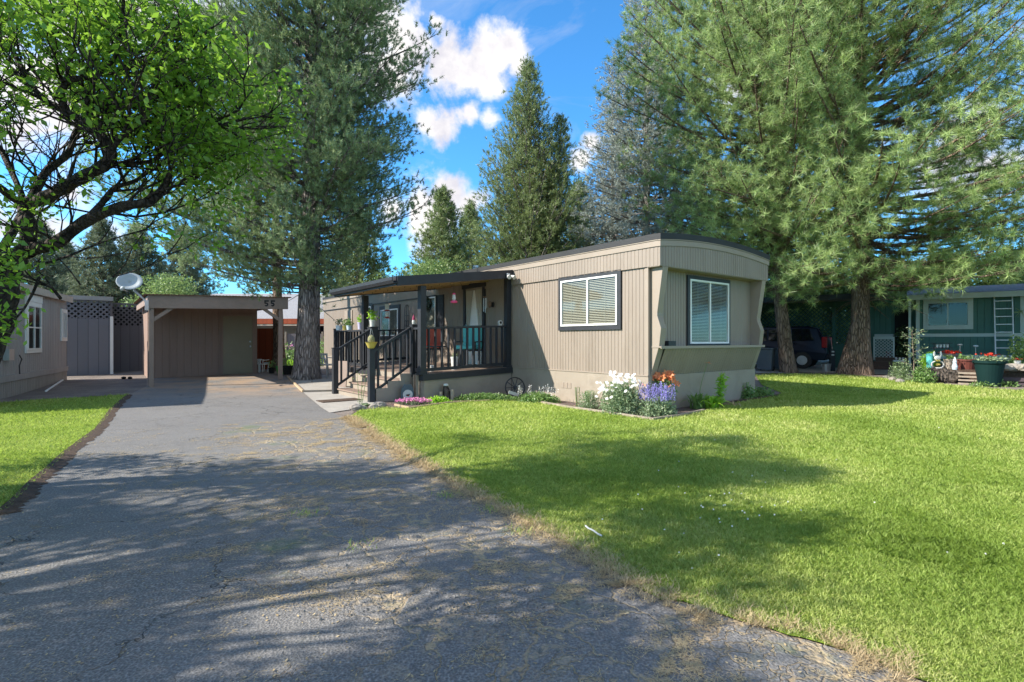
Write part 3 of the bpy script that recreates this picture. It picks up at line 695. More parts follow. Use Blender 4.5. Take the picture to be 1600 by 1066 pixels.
# roof
def zr(u): return 3.0 + .126*u
RU = -3.05
m = M(P0); v0, v1 = 3.93, 7.55
m.prism([(RU, v0, zr(RU)), (-.02, v0, zr(-.02)), (-.02, v0, zr(-.02)-.035), (RU, v0, zr(RU)-.035)], (0, v1-v0, 0)); m.build('roof', 'roofblack', porch)
m = M(P0); m.prism([(RU+.05, v0+.04, zr(RU)-.14), (-.04, v0+.04, zr(0)-.145), (-.04, v0+.04, zr(0)-.17), (RU+.05, v0+.04, zr(RU)-.165)], (0, v1-v0-.08, 0)); m.build('ceiling', 'soffit', porch)
m = M(P0); m.prism([(RU, v0-.03, zr(RU)-.005), (-.02, v0-.03, zr(0)-.005), (-.02, v0-.03, zr(0)-.20), (RU, v0-.03, zr(RU)-.20)], (0, .028, 0))
m.prism([(RU, v1+.002, zr(RU)-.005), (-.02, v1+.002, zr(0)-.005), (-.02, v1+.002, zr(0)-.20), (RU, v1+.002, zr(RU)-.20)], (0, .028, 0)); m.build('fascia', 'black', porch)
m = M(P0); g = [(0, 0), (-.03, -.02), (-.10, -.02), (-.13, .02), (-.13, .07), (-.115, .07), (-.10, .02), (-.03, .0), (0, .02)]
m.prism([(RU+x, v0-.03, zr(RU)-.16+z+.04) for x, z in [(0, -.03), (-.09, -.03), (-.125, .03), (-.125, .10), (-.11, .10), (-.105, .03), (-.08, -.015), (0, -.015)]], (0, v1-v0+.06, 0))
m.box(RU-.02, RU, v0, v1, zr(RU)-.19, zr(RU)); m.build('gutter', 'black', porch)
for v in (4.9, 5.8, 6.7):
    q = M(P0); q.prism([(RU+.06, v, zr(RU)-.165), (-.05, v, zr(0)-.168), (-.05, v, zr(0)-.21), (RU+.06, v, zr(RU)-.205)], (0, .04, 0)); q.build('rafter', 'soffit', porch)
# railings
def railing(p, q, n, z0=.08, z1=1.0, name='railing', xf=None, bw=.055):
    m = M(xf or PM); p = Vector((*p, .58)); q = Vector((*q, .58))
    m.bar(p+Vector((0, 0, z1-.02)), q+Vector((0, 0, z1-.02)), .09, .045); m.bar(p+Vector((0, 0, z0)), q+Vector((0, 0, z0)), .045, .07)
    d = q-p
    for i in range(n):
        b = p + d*((i+.5)/n); m.bar(b+Vector((0, 0, z0)), b+Vector((0, 0, z1-.04)), bw, .035, up=(d.x, d.y, 0))
    return m.build(name, 'black', porch)
railing((PU+.08, 4.07), (-.17, 4.07), 13); railing((PU, 4.14), (PU, 4.38), 2, name='railing'); railing((PU, 6.74), (PU, 9.22), 12); railing((PU+.05, 9.26), (-.06, 9.26), 12)
for v in (4.45, 6.66, 9.26):
    wv = .13 if v != 6.66 else .2
    m = M(PM); m.box(PU-wv/2, PU+wv/2, v-wv/2, v+wv/2, .5, 1.62); m.box(PU-wv/2-.01, PU+wv/2+.01, v-wv/2-.01, v+wv/2+.01, 1.62, 1.645); m.build('railing_post', 'black', porch, bevel=.004)
SU = -3.37
for v in (4.47, 6.62):
    m = M(P0); m.box(SU-.06, SU+.06, v-.06, v+.06, 0, 1.1); m.box(SU-.07, SU+.07, v-.07, v+.07, 1.1, 1.125); m.build('stair_post', 'black', porch, bevel=.004)
    m = M(P0); a, b = Vector((SU+.03, v, 1.06)), Vector((PU-.02, v, 1.60)); c, d = Vector((SU+.03, v, .20)), Vector((PU-.02, v, .80))
    m.bar(a, b, .07, .05); m.bar(c, d, .045, .05)
    for i in range(5): t = (i+.7)/5.4; m.bar(c.lerp(d, t), a.lerp(b, t), .05, .035, up=(1, 0, 0))
    m.build('handrail', 'black', porch)
# steps
for i in range(4):
    z = .145*(i+1); u0 = -3.32+.30*i if i < 3 else PU-.02
    if i == 3: continue
    m = M(P0); m.box(u0, PU-.004-.0006*i, 4.53+.002*i, 6.56-.002*i, z-.145, z-.03); m.build('step', 'skirt', porch)
    m = M(P0); m.box(u0-.03, u0+.33, 4.50+.002*i, 6.58-.002*i, z-.03, z); m.build('tread', 'tread', porch)
# solid stepped side cheek
m = M(P0); m.prism([(PU-.01, 4.43, 0), (PU-.01, 4.43, .58), (PU-.31, 4.43, .58), (PU-.31, 4.43, .43), (PU-.61, 4.43, .43), (PU-.61, 4.43, .29), (PU-.88, 4.43, .29), (PU-.88, 4.43, 0)], (0, .07, 0)); m.build('stair_side', 'skirt', porch)
m = M(P0); m.box(PU-.10, PU-.04, 4.14, 4.17, 0, .56); m.box(PU-.10, PU-.04, 4.26, 4.29, 0, .56); m.build('corner_slat', 'siding2', porch)
# ---------------------------------------------------------------- conifers
UP = Vector((0, 0, 1))
def conifer(kind, label, base, H_, zb, prof, nb, seed, needle, barkm, trunk_r, K=22, L=.16, w_=.010, spread=.62, twig_step=.42, tuft_step=.20,
            rise=(-.15, .9), curl=.25, group=None, lean=(0, 0), azf=None, inner=.28, shoot=.10, dead=0, leaders=(), maxn=None, droop=0., bend=None, twl=.42, mult=3, up=.25, cat='pine tree'):
    """prof(t): crown radius at height fraction t of the crown; azf(az, z): local stretch of a branch"""
    rs = np.random.RandomState(seed); rr = random.Random(seed)
    root = thing(kind, label, cat, base, 0, group)
    def axis(z):
        x = lean[0]*z/H_; y = lean[1]*z/H_
        if bend: dx_, dy_ = bend(z); x += dx_; y += dy_
        return Vector((x, y, z))
    n = 22; path = [axis(H_*(i/(n-1))**1.25 - (.15 if i == 0 else 0)) for i in range(n)]
    rad = [max(.012, trunk_r*max(0, 1 - p.z/H_)**.85) * (1 + .38*math.exp(-max(p.z, 0)/.45)) for p in path]
    m = M(); m.tube(path, rad, 18, caps=False)
    for i, v in enumerate(m.v):                                    # uneven bark outline
        q = axis(max(v[2], 0)); d = Vector(v) - q; a = math.atan2(d.y, d.x); f = 1 + .07*math.sin(a*3 + seed + v[2]*.7) + .04*math.sin(a*7 + v[2]*3)
        m.v[i] = (q.x + d.x*f, q.y + d.y*f, v[2])
    m.build('trunk', barkm, root, smooth=True)
    limbs = []; TP = []; TD = []; deadp = []
    axes = [(axis, zb, H_, 1.0)] + [(None, l[0], l[1], l[2]) for l in leaders]
    for li, (ax, z0, z1, rf) in enumerate(axes):
        if ax is None:
            lz, lh, lr, lx, ly = leaders[li-1]
            def ax(z, lz=lz, lh=lh, lx=lx, ly=ly): t = min(1, max(0, (z - lz)/(lh - lz))); s = math.sin(t*math.pi/2); b = axis(lz); return Vector((b.x + lx*s, b.y + ly*s, z))
            pp = [ax(lz + (lh-lz)*i/8) for i in range(9)]; limbs.append((pp, [max(.012, trunk_r*.4*(1-i/8.3)) for i in range(9)]))
        cnt = nb if li == 0 else int(nb*.45)
        for b in range(cnt):
            t = (b + rr.random())/cnt; t = t**1.08; z = z0 + (z1 - z0)*t
            az = b*2.39996 + rr.uniform(-.5, .5); ln = prof(t)*rf*rr.uniform(.70, 1.12)
            if azf: ln *= azf(az, z)
            if ln < .12: ln = .12
            el = rise[0] + (rise[1]-rise[0])*t**1.3 + rr.uniform(-.12, .12)
            hd = Vector((math.cos(az), math.sin(az), 0)); side = Vector((-hd.y, hd.x, 0)); o = ax(z); sw = rr.uniform(-.12, .12)
            def bp(s): return o + hd*(ln*s*math.cos(el)) + UP*(ln*s*math.sin(el) + curl*ln*s*s*.6) + side*(sw*ln*s*s)
            ns = max(3, int(ln/.6)+2); pts = [bp(i/ns) for i in range(ns+1)]
            r0 = min(trunk_r*.3, .012 + ln*.012); limbs.append((pts, [r0*(1-.85*i/ns) for i in range(ns+1)]))
            s = inner; k = 0; st = twig_step/max(ln, .3)
            while s < 1.0:
                p = bp(s); d = (bp(min(1, s+.05)) - bp(s-.05)).normalized(); k += 1; sg = 1 if k % 2 else -1
                tl = twl*(ln**.7)*(1.05-s*.75)*rr.uniform(.6, 1.2); tl = max(.15, min(tl, 1.3))
                ph = rr.uniform(-1.2, 1.35); td = (d*.7 + (side*sg*math.cos(ph) + UP*math.sin(ph))*rr.uniform(.5, .95)).normalized()
                nt = max(1, int(tl/tuft_step)); q = p + td*tl + UP*.10*tl
                if tl > .3 and rr.random() < .6: limbs.append(([p, p+td*tl*.55, q], [.010, .007, .004]))
                for j in range(nt):
                    f = (j+1)/nt; pos = p + td*tl*f + UP*.10*tl*f*f
                    pos += Vector((rr.uniform(-1, 1), rr.uniform(-1, 1), rr.uniform(-.6, .9)))*tuft_step*.35
                    dd = (td + UP*(up+.5*max(0, curl)) + Vector((rr.uniform(-.3, .3), rr.uniform(-.3, .3), rr.uniform(-.2, .3)))).normalized()
                    for _ in range(mult):
                        TP.append(pos + Vector((rr.gauss(0, 1), rr.gauss(0, 1), rr.gauss(0, .8)))*tuft_step*.75); TD.append((dd + Vector((rr.gauss(0, .3), rr.gauss(0, .3), rr.gauss(0, .2)))).normalized())
                s += st*rr.uniform(.7, 1.3)
            TP.append(bp(1.0)); TD.append((bp(1)-bp(.9)).normalized())
        TP.append(ax(z1)); TD.append(UP)
    if dead:
        for i in range(dead):
            z = rr.uniform(zb*.75, zb + (H_-zb)*.35); az = rr.uniform(0, 2*math.pi); l = rr.uniform(.5, 2.2); o = axis(z); d = Vector((math.cos(az), math.sin(az), rr.uniform(-.4, .2)))
            limbs.append(([o, o+d*l*.5, o+d*l+Vector((0, 0, -.2*l))], [.02, .012, .005]))
    tubes(limbs, 5, 'branches', barkm, root)
    P = np.array([tuple(p) for p in TP]); D = np.array([tuple(d) for d in TD])
    if maxn and len(P) > maxn: s = rs.choice(len(P), maxn, replace=False); P, D = P[s], D[s]
    V, T = needle_verts(P, D, K, L, w_, spread, rs, shoot, droop)
    np_mesh('foliage', V, 3, needle, root, T)
    open('/workdir/t/log','a').write('%s %d %d\n' % (kind, len(P), len(V)//3)) if 0 else (kind, len(P), 'tufts', len(V)//3, 'tris'); return root
def interp(xs, ys): return lambda t: float(np.interp(t, xs, ys))

# the big gray-green pine by the carport
conifer('austrian_pine', 'huge grey-green pine with thick furrowed trunk growing beside the driveway', gp(479, 594.5), 19.5, 2.7,
        interp([0, .05, .18, .35, .55, .75, 1], [1.7, 2.9, 4.15, 4.3, 3.9, 3.0, .3]), 400, 11, 'pine_n', 'bark_pine', .36, K=26, L=.12, w_=.016, spread=.50, twig_step=.22, tuft_step=.17, twl=.55, up=.9,
        rise=(-.05, 1.05), curl=.35, lean=(.5, 0), inner=.25, shoot=.14, dead=30,
        azf=lambda az, z: (1.4 if math.cos(az) < -.2 and z < 5 else 1.1 if math.cos(az) < -.3 and z < 8 else (.82 if math.cos(az) > .2 else 1.0)) * (.62 if z < 4.2 and math.cos(az) > .2 else 1.0) * (1 + .20*math.sin(z*1.5 + az*2 + 1)))
# the slim pine standing behind the home
b = at(826, 560, 27); b.z = .14
conifer('slim_pine', 'tall slim olive-green pine standing alone behind the middle of the taupe home roof', b, 15.2, 1.5,
        interp([0, .15, .4, .7, .9, 1], [3.2, 3.7, 3.0, 1.65, .8, .25]), 430, 21, 'mid_n', 'bark_pine', .22, K=15, L=.17, w_=.026, spread=.5, twig_step=.36, tuft_step=.17,
        rise=(.25, 1.15), curl=.5, leaders=((5.0, 12.4, .55, 1.7, 0),), shoot=.2)
# blue spruces
b = at(1010, 560, 24); b.z = .14
conifer('blue_spruce', 'silvery blue spruce with pointed top between the slim pine and the long-needled pine', b, 19.5, 1.2,
        interp([0, .2, .5, .8, 1], [4.1, 3.7, 2.5, 1.1, .15]), 480, 31, 'spruce_n', 'bark_pine', .24, K=16, L=.12, w_=.022, spread=.55, twig_step=.30, tuft_step=.13,
        rise=(-.2, .6), curl=.25, shoot=.16, cat='spruce tree')
b = at(957, 560, 26); b.z = .14
conifer('blue_spruce', 'slender blue spruce standing left of the larger spruce, its tip lower in the sky', b, 14.6, 1.2,
        interp([0, .3, .7, 1], [1.9, 1.7, .8, .12]), 280, 33, 'spruce_n', 'bark_pine', .18, K=15, L=.13, w_=.024, spread=.55, twig_step=.32, tuft_step=.15,
        rise=(-.15, .6), curl=.25, shoot=.16, cat='spruce tree')
# the two long-needled pines on the right
def bendA(z): t = max(0, 4 - z)/4; return (.55*t*t*0 - .42*min(z, 4)/4, 0)
conifer('ponderosa_pine', 'long-needled pine with slender leaning trunk just right of the home end wall', gp(1231, 584), 17.5, 3.6,
        interp([0, .1, .3, .6, .85, 1], [2.8, 4.2, 5.0, 4.3, 2.6, .8]), 320, 41, 'pond_n', 'bark_warm', .24, K=44, L=.25, w_=.0125, mult=1, spread=.70, twig_step=.25, tuft_step=.21, twl=.58,
        rise=(-.1, .95), curl=.45, bend=bendA, inner=.35, shoot=.10, dead=60, azf=lambda az, z: 1.18 if math.cos(az) < 0 else .8)
conifer('ponderosa_pine', 'long-needled pine with broad double trunk in front of the green house lattice', gp(1345, 587), 18.5, 3.2,
        interp([0, .06, .2, .5, .85, 1], [3.6, 5.4, 6.3, 5.6, 3.2, 1]), 310, 43, 'pond_n', 'bark_warm', .31, K=44, L=.27, w_=.0125, mult=1, spread=.70, twig_step=.26, tuft_step=.22, twl=.58,
        rise=(-.30, .9), curl=.42, inner=.35, shoot=.10, dead=70)
pineB = COL.objects[-4] if False else [o for o in COL.objects if o.name.startswith('ponderosa_pine') and o.type == 'EMPTY'][-1]
m = M(); m.tube([(-.42, .15, -.1), (-.36, .1, .4), (-.22, .05, 1.1), (-.08, 0, 1.9), (.0, 0, 2.6)], [.34, .28, .24, .20, .1], 14, caps=False); m.build('side_trunk', 'bark_warm', pineB, smooth=True)
# a third pine whose boughs hang in from the right edge
conifer('ponderosa_pine', 'long-needled pine whose boughs hang in from the right edge above the ladder', Vector((20.2, 15.0, .1)), 17, 2.9,
        interp([0, .06, .2, .5, .85, 1], [3.6, 5.2, 5.6, 5.0, 3.0, 1]), 220, 47, 'pond_n', 'bark_warm', .28, K=40, L=.27, w_=.013, mult=1, spread=.70, twig_step=.28, tuft_step=.23, twl=.58,
        rise=(-.30, .9), curl=.42, inner=.35, shoot=.10, dead=20)
# far trees
FT = [(60, 36, 9.2, 2.6, 'dark distant conifer behind the gray neighbour roof, nearest the left edge', .22), (158, 33, 8.6, 2.2, 'dark distant conifer with pointed tip left of the satellite dish', .2), (215, 36, 8.8, 3.0, 'broad dark distant conifer directly behind the satellite dish', .2),
      (285, 40, 9.5, 3.2, 'dark distant conifer above the carport roof', .2), (105, 44, 9.0, 3.0, 'hazy distant conifer between the two gray roofs and the sky', .2),
      (692, 31, 9.9, 2.6, 'small dark conifer behind the porch roof left of the slim pine', .2), (735, 36, 10.2, 2.8, 'farther dark conifer touching the slim pine on its left', .2), (560, 34, 9.5, 3.2, 'dark conifer seen through the lower boughs of the grey-green pine', .2),
      (905, 34, 11.2, 3.0, 'dark conifer filling the gap between slim pine and blue spruce', .2)]
for i, (px, Y, top, rad, lab, tr) in enumerate(FT):
    b = at(px, 560, Y); b.z = .14
    conifer('background_conifer', lab, b, top, .8, interp([0, .25, .7, 1], [rad, rad*.95, rad*.45, .15]), 300, 60+i, 'far_n' if px < 400 else 'mid_n', 'bark_pine', tr, K=14, L=.26, w_=.045, spread=.55,
            twig_step=.45, tuft_step=.24, rise=(0, 1.0), curl=.4, shoot=.2, group='distant conifers behind the homes', cat='conifer')

# ---------------------------------------------------------------- broadleaf trees
def leafy_crown(root, centers, n, size, mat, seed, flat=.4, twigs=True, barkm='bark_dark'):
    rs = np.random.RandomState(seed); C = np.array([c[:3] for c in centers]); Rr = np.array([c[3] for c in centers]); wgt = Rr**2.2; wgt /= wgt.sum()
    k = rs.choice(len(C), n, p=wgt); d = nrm(rs.normal(size=(n, 3))); r = Rr[k]*(.35+.7*rs.random(n)**.6)
    P = C[k] + d*r[:, None]*np.array([1, 1, .8]); V, T = leaf_verts(P, size, rs, flat)
    return np_mesh('foliage', V, 4, mat, root, T)
def shrub_tree(kind, label, base, hgt_, rad, n, size, mat, seed, cat, group=None, nclump=26):
    rr = random.Random(seed); root = thing(kind, label, cat, base, 0, group); cs = []; limbs = []
    for i in range(nclump):
        a = rr.uniform(0, 6.28); q = rr.random()**.5*rad; z = hgt_*rr.uniform(.22, .92); q *= (1-(z/hgt_)**3*.6); c = (q*math.cos(a), q*math.sin(a), z, rr.uniform(.22, .42)*rad)
        cs.append(c); limbs.append(([Vector((0, 0, 0)), Vector((c[0]*.3, c[1]*.3, z*.5)), Vector(c[:3])], [.05*hgt_/4, .03*hgt_/4, .008]))
    tubes(limbs, 5, 'branches', 'bark_dark', root); leafy_crown(root, cs, n, size, mat, seed); return root
def gy(px, Y): p = at(px, 560, Y); p.z = .14; return p
shrub_tree('leafy_tree', 'round light green broadleaf tree behind the porch roof', gy(672, 25), 5.0, 2.7, 16000, .13, 'bushleaf', 3, 'tree', nclump=34)
shrub_tree('leafy_tree', 'pale green broadleaf tree showing above the shed roofs at the left', gy(250, 28), 4.6, 2.4, 9000, .14, 'bushleaf', 4, 'tree')
for i, (px, Y, h_, lab) in enumerate([(1185, 27, 4.6, 'light green hedge bush behind the lattice beside the home'), (1262, 27.5, 4.8, 'light green hedge bush behind the lattice between the two trunks'), (1335, 28, 5.2, 'hedge bush behind the double-trunked pine'),
                                      (1425, 29, 5.4, 'hedge bush rising over the green house roof'), (1520, 28, 6.0, 'hedge bush rising over the green house near the ladder'), (1610, 27, 6.2, 'hedge bush over the right end of the green house')]):
    shrub_tree('hedge_bush', lab, gy(px, Y), h_, 2.9, 20000, .21, 'bushleaf', 30+i, 'bush', 'bushes behind the green house', 22)

# the dark-limbed fruit tree at the left edge, built limb by limb
ft = thing('fruit_tree', 'leafy bright green broadleaf tree with crooked dark limbs at the left edge', 'tree', (-5.3, 4.35, 0))
FB = Vector((-5.3, 4.35, 0))
def fp(x, y, Y): return at(x/2.22, y/2.22, Y) - FB                # coordinates read off a 2.22x enlargement
LIMB = [
 ([Vector((.3, 0, -.1)), Vector((.55, .0, .45)), fp(-60, 1250, 4.35), fp(0, 1120, 4.33), fp(18, 1020, 4.3), fp(35, 940, 4.3), fp(60, 895, 4.3)], .12, .075),
 ([Vector((.1, -.05, .4)), Vector((-.1, .1, 1.2)), fp(-160, 980, 4.4), fp(-60, 925, 4.35), fp(0, 910, 4.35), fp(100, 872, 4.3)], .085, .06),
 ([fp(60, 895, 4.3), fp(100, 870, 4.3), fp(190, 850, 4.25), fp(300, 770, 4.2), fp(430, 720, 4.1), fp(520, 705, 4.1), fp(560, 665, 4.1), fp(590, 620, 4.2)], .060, .022),
 ([fp(95, 880, 4.3), fp(98, 800, 4.3), fp(92, 720, 4.35), fp(160, 690, 4.3), fp(230, 650, 4.2), fp(300, 612, 4.1), fp(370, 570, 4.0), fp(382, 520, 4.0), fp(345, 475, 4.0), fp(300, 438, 4.05), fp(230, 392, 4.1), fp(160, 355, 4.1), fp(110, 300, 4.2), fp(60, 210, 4.3), fp(30, 150, 4.4)], .062, .014),
 ([fp(305, 440, 4.05), fp(318, 395, 4.1), fp(350, 370, 4.1), fp(420, 368, 4.1), fp(490, 378, 4.1), fp(570, 402, 4.05), fp(660, 405, 4.1), fp(760, 440, 4.2), fp(830, 480, 4.3)], .032, .008),
 ([fp(300, 770, 4.2), fp(370, 690, 4.25), fp(400, 655, 4.3), fp(470, 632, 4.3), fp(500, 605, 4.35)], .028, .010),
 ([fp(92, 735, 4.35), fp(130, 650, 4.5), fp(170, 590, 4.6), fp(235, 540, 4.7), fp(260, 470, 4.8), fp(300, 380, 4.9), fp(300, 280, 5), fp(280, 180, 5.1)], .040, .010),
 ([fp(230, 650, 4.2), fp(330, 590, 4.3), fp(420, 572, 4.4), fp(520, 565, 4.5), fp(600, 520, 4.6), fp(700, 500, 4.7)], .030, .008),
 ([fp(370, 560, 4.0), fp(420, 480, 3.9), fp(500, 420, 3.8), fp(520, 330, 3.8), fp(560, 230, 3.8)], .022, .008),
 ([fp(230, 392, 4.1), fp(210, 330, 4.05), fp(250, 280, 4.0), fp(330, 270, 4), fp(400, 200, 4), fp(420, 100, 4)], .030, .008),
 ([fp(500, 378, 4.1), fp(590, 300, 4.4), fp(640, 190, 4.7), fp(600, 170, 4.8), fp(520, 150, 4.9), fp(510, 60, 5)], .022, .007),
 ([fp(600, 175, 4.8), fp(690, 200, 5), fp(760, 240, 5.2)], .014, .006),
 ([fp(90, 720, 4.4), fp(30, 680, 4.2), fp(-60, 600, 4.0), fp(-160, 480, 3.9), fp(-260, 400, 3.8)], .035, .012),
 ([fp(-20, 915, 4.35), fp(60, 780, 4.7), fp(80, 700, 5.0), fp(20, 560, 5.3), fp(-60, 380, 5.5), fp(-40, 200, 5.6)], .040, .010),
 ([fp(110, 860, 4.3), fp(120, 930, 4.1), fp(160, 1000, 4.0), fp(210, 1040, 3.95)], .014, .006),
]
rr = random.Random(5); limbs = []; tips = []
for pts, r0, r1 in LIMB:
    sm = []                                                      # smooth the polyline
    for i in range(len(pts)-1):
        a = pts[max(0, i-1)]; b = pts[i]; c = pts[i+1]; d = pts[min(len(pts)-1, i+2)]
        for j in range(4):
            t = j/4; sm.append(.5*((2*b) + (c-a)*t + (2*a-5*b+4*c-d)*t*t + (3*b-a-3*c+d)*t**3))
    sm.append(pts[-1]); n = len(sm); limbs.append((sm, [(r0 + (r1-r0)*(i/(n-1)))*(1+.10*math.sin(i*1.7)) for i in range(n)]))
main = list(limbs)
def grow(p, d, ln, r, depth):
    q = [p]; k = 4
    for i in range(k):
        d = (d + Vector((rr.uniform(-.45, .45), rr.uniform(-.45, .45), rr.uniform(-.3, .42)))*.8).normalized(); q.append(q[-1] + d*ln/k)
    limbs.append((q, [r*(1-.7*i/k) for i in range(k+1)]))
    if depth > 0:
        for i in range(1, k+1):
            for _ in range(2 if depth > 1 else 1):
                if rr.random() < .8: grow(q[i], (d + Vector((rr.uniform(-1, 1), rr.uniform(-1, 1), rr.uniform(-.6, .9)))).normalized(), ln*rr.uniform(.45, .7), r*.5, depth-1)
    else: tips.extend(q[1:])
for sm, rads in main[2:]:
    n = len(sm)
    for i in range(4, n, 2):
        if rads[i] > .055: continue
        d = (sm[i]-sm[i-1]).normalized()
        if rr.random() < .85: grow(sm[i], (d + Vector((rr.uniform(-1, 1), rr.uniform(-.9, .9), rr.uniform(-.5, 1.0)))).normalized(), rr.uniform(.5, .95), .012, 2)
    grow(sm[-1], (sm[-1]-sm[-2]).normalized(), .8, .010, 2)
def inside(l):
    if l[1][0] > .021: return True
    if l[1][0] < .006 and rr.random() < .5: return False
    q = l[0][-1] + FB; px, py = q.x/q.y*818+800, 534-(q.z-1.3)/q.y*818
    return py < np.interp(px, [-200, 30, 45, 120, 180, 330, 400, 460], [700, 520, 400, 345, 400, 395, 300, 220]) and px < 480 and q.x + 1.45*q.z < 3.3
limbs = [l for l in limbs if inside(l)]
m_ = [l for l in limbs if l[1][0] > .021]; s_ = [l for l in limbs if l[1][0] <= .021]
tubes(m_, 12, 'trunk', 'bark_dark', ft); tubes(s_, 5, 'branches', 'bark_dark', ft)
T = np.array([tuple(t) for t in tips]); WT = T + np.array(tuple(FB)); qx = WT[:, 0]/WT[:, 1]*818+800; qy = 534-(WT[:, 2]-1.3)/WT[:, 1]*818
T = T[(qy < np.interp(qx, [-200, 30, 45, 120, 180, 330, 400, 460], [700, 520, 400, 340, 400, 392, 300, 220]) + 12*np.sin(qx/17)) & ~((np.hypot((qx-60)/75, (qy-235)/90) < 1) & (vnoise(T, 4, 6) < .75)) & (qx < 452)]
T = T[(T[:, 0]+FB.x + 1.45*T[:, 2] < 3.1 + .25*(vnoise(T*1.0, 3, 2)-.5))]; rs = np.random.RandomState(8)
WT = T + np.array(tuple(FB)); PX_ = WT[:, 0]/WT[:, 1]*818+800; PY_ = 534-(WT[:, 2]-1.3)/WT[:, 1]*818
print('fruit tips', len(T), 'px', np.percentile(PX_, [1, 25, 50, 75, 99]), 'py', np.percentile(PY_, [1, 50, 99]))
T = T[(rs.random(len(T)) < .5) & (vnoise(T + T[:, 2:3]*.7, 2.6, 41) > .36)]; n = 20000; P = T[rs.randint(0, len(T), n)] + rs.normal(size=(n, 3))*.07 + np.array([0, .08, 0])
ML = np.array([tuple(q) for sm, rads in main for q, r_ in zip(sm, rads) if r_ > .02]); dm = np.full(len(P), 9.)
for q in ML: dm = np.minimum(dm, np.linalg.norm(P - q, axis=1))
P = P[(dm > .24) | (rs.random(len(P)) < .12)]        # no leaves right on the thick limbs
V, TT = leaf_verts(P, .066, rs, .5, .5)
np_mesh('foliage', V, 4, 'leaf', ft, TT)

# a second fruit tree just outside the left of the view; it throws the dappled shade over the near driveway
def shade_tree(label, base, clumps, n, seed, size=.10):
    r = thing('fruit_tree', label, 'tree', base); rr = random.Random(seed); limbs = [([Vector((0, 0, -.1)), Vector((.1, 0, 1.0)), Vector((0, .1, 2.2))], [.17, .14, .12])]; cs = []
    for c in clumps:
        c = Vector(c[:3]); cs.append((*c, 0)); limbs.append(([Vector((0, .1, 1.8)), Vector((c.x*.4+.2*math.sin(c.y*9), c.y*.4+.2*math.cos(c.x*7), 2.1+(c.z-2.1)*.4)), c*.75+Vector((.1*math.sin(c.z*9), .1, .5)), c], [.035, .022, .014, .006]))
    tubes(limbs, 10, 'trunk', 'bark_dark', r); rs = np.random.RandomState(seed)
    C = np.array([c[:3] for c in clumps]); Rr = np.array([c[3] for c in clumps]); wg = Rr**2; wg = wg/wg.sum(); k = rs.choice(len(C), n//14, p=wg)
    tw = C[k] + nrm(rs.normal(size=(len(k), 3)))*(Rr[k]*(rs.random(len(k))**.45))[:, None]*np.array([1, 1, .7])
    P = tw[rs.randint(0, len(tw), n)] + rs.normal(size=(n, 3))*.12; V, T = leaf_verts(P, size, rs, .5, .55); np_mesh('foliage', V, 4, 'leaf', r, T); return r
rr = random.Random(77); cl = []
while len(cl) < 100:                                               # boughs hang where their shade reaches the near driveway
    tx, ty, z = rr.uniform(-4.9, 1.9), rr.uniform(1.7, 5.7), rr.uniform(2.1, 4.9); x, y = tx - 1.447*z, ty - .345*z; r_ = rr.uniform(.16, .42)
    if ty > 5.0 and rr.random() < .5: continue
    if tx > .6 and ty < 2.4: continue
    if y < .3 or x < -1.02*y - .45 - r_: cl.append((x + 7.4, y - .9, z, r_))
shade_tree('second leafy fruit tree standing on the left lawn beyond the edge of the view', (-7.4, .9, 0), cl, 38000, 5, .085)
# ---------------------------------------------------------------- carport with storage room
CA = ANG; CL = gp(232.5, 607)                                    # foot of its left front post
CW, CD, SD = 3.42, 3.06, 2.6
cp = thing('carport', 'brown open carport with storage room door and number 55 on its front beam', 'carport', CL, CA)
TILT = Matrix(((1, 0, 0, 0), (0, 1, 0, 0), (.028, .012, 1, 0), (0, 0, 0, 1)))
m = M(TILT); m.siding(.15, CW-.06, -.05, 2.42, .20, .008, CD, groove=.12); m.box(.15, CW-.06, CD+.02, CD+SD, -.1, 2.4); m.build('back_wall', 'carportwall', cp)
m = M(TILT @ Matrix.Translation((CW-.06, 0, 0)) @ Matrix.Rotation(math.pi/2, 4, 'Z')); m.siding(CD+.02, CD+SD, -.05, 2.42, .2, .008, -.004, groove=.12); m.build('side_wall', 'carportwall', cp)
for x, y in ((.0, .0), (CW-.1, .0)):
    m = M(TILT); m.box(x, x+.115, y, y+.115, -.1, 2.24); m.build('post', 'carport', cp, bevel=.004)
m = M(TILT); m.box(-.03, CW+.16, -.05, -.005, 2.14, 2.50); m.build('front_beam', 'carport', cp)
m = M(TILT); m.box(-.03, .02, 0, CD+SD, 2.26, 2.48); m.box(CW+.10, CW+.15, 0, CD+SD, 2.22, 2.48); m.build('side_beam', 'carport', cp)
for x in [.25 + .48*i for i in range(7)]:
    m = M(TILT); m.box(x, x+.045, .0, CD, 2.30, 2.47); m.build('rafter', 'carportwall', cp)
m = M(TILT)                                                      # corrugated roof sheet
k = m.av([(-.12 + (CW+.36)*i/90, y, 2.515 + (.012 if i % 2 else 0)) for i in range(91) for y in (-.13, CD+SD+.1)])
for i in range(90): m.f.append((k+2*i, k+2*i+2, k+2*i+3, k+2*i+1))
k = m.av([(-.12 + (CW+.36)*i/90, y, 2.495 + (.012 if i % 2 else 0)) for i in range(91) for y in (-.13, CD+SD+.1)])
for i in range(90): m.f.append((k+2*i, k+2*i+2, k+2*i+3, k+2*i+1)); m.f.append((k+2*i, k+2*i+2, k+2*i+2-182, k+2*i-182))
m.build('roof_sheet', 'rust', cp)
m = M(TILT); m.bar((.10, .05, 1.82), (.62, .05, 2.22), .06, .09); m.build('brace', 'carport', cp)
m = M(TILT); m.bar((CW-.08, .05, 1.82), (CW-.62, .05, 2.22), .06, .09); m.build('brace', 'carport', cp)
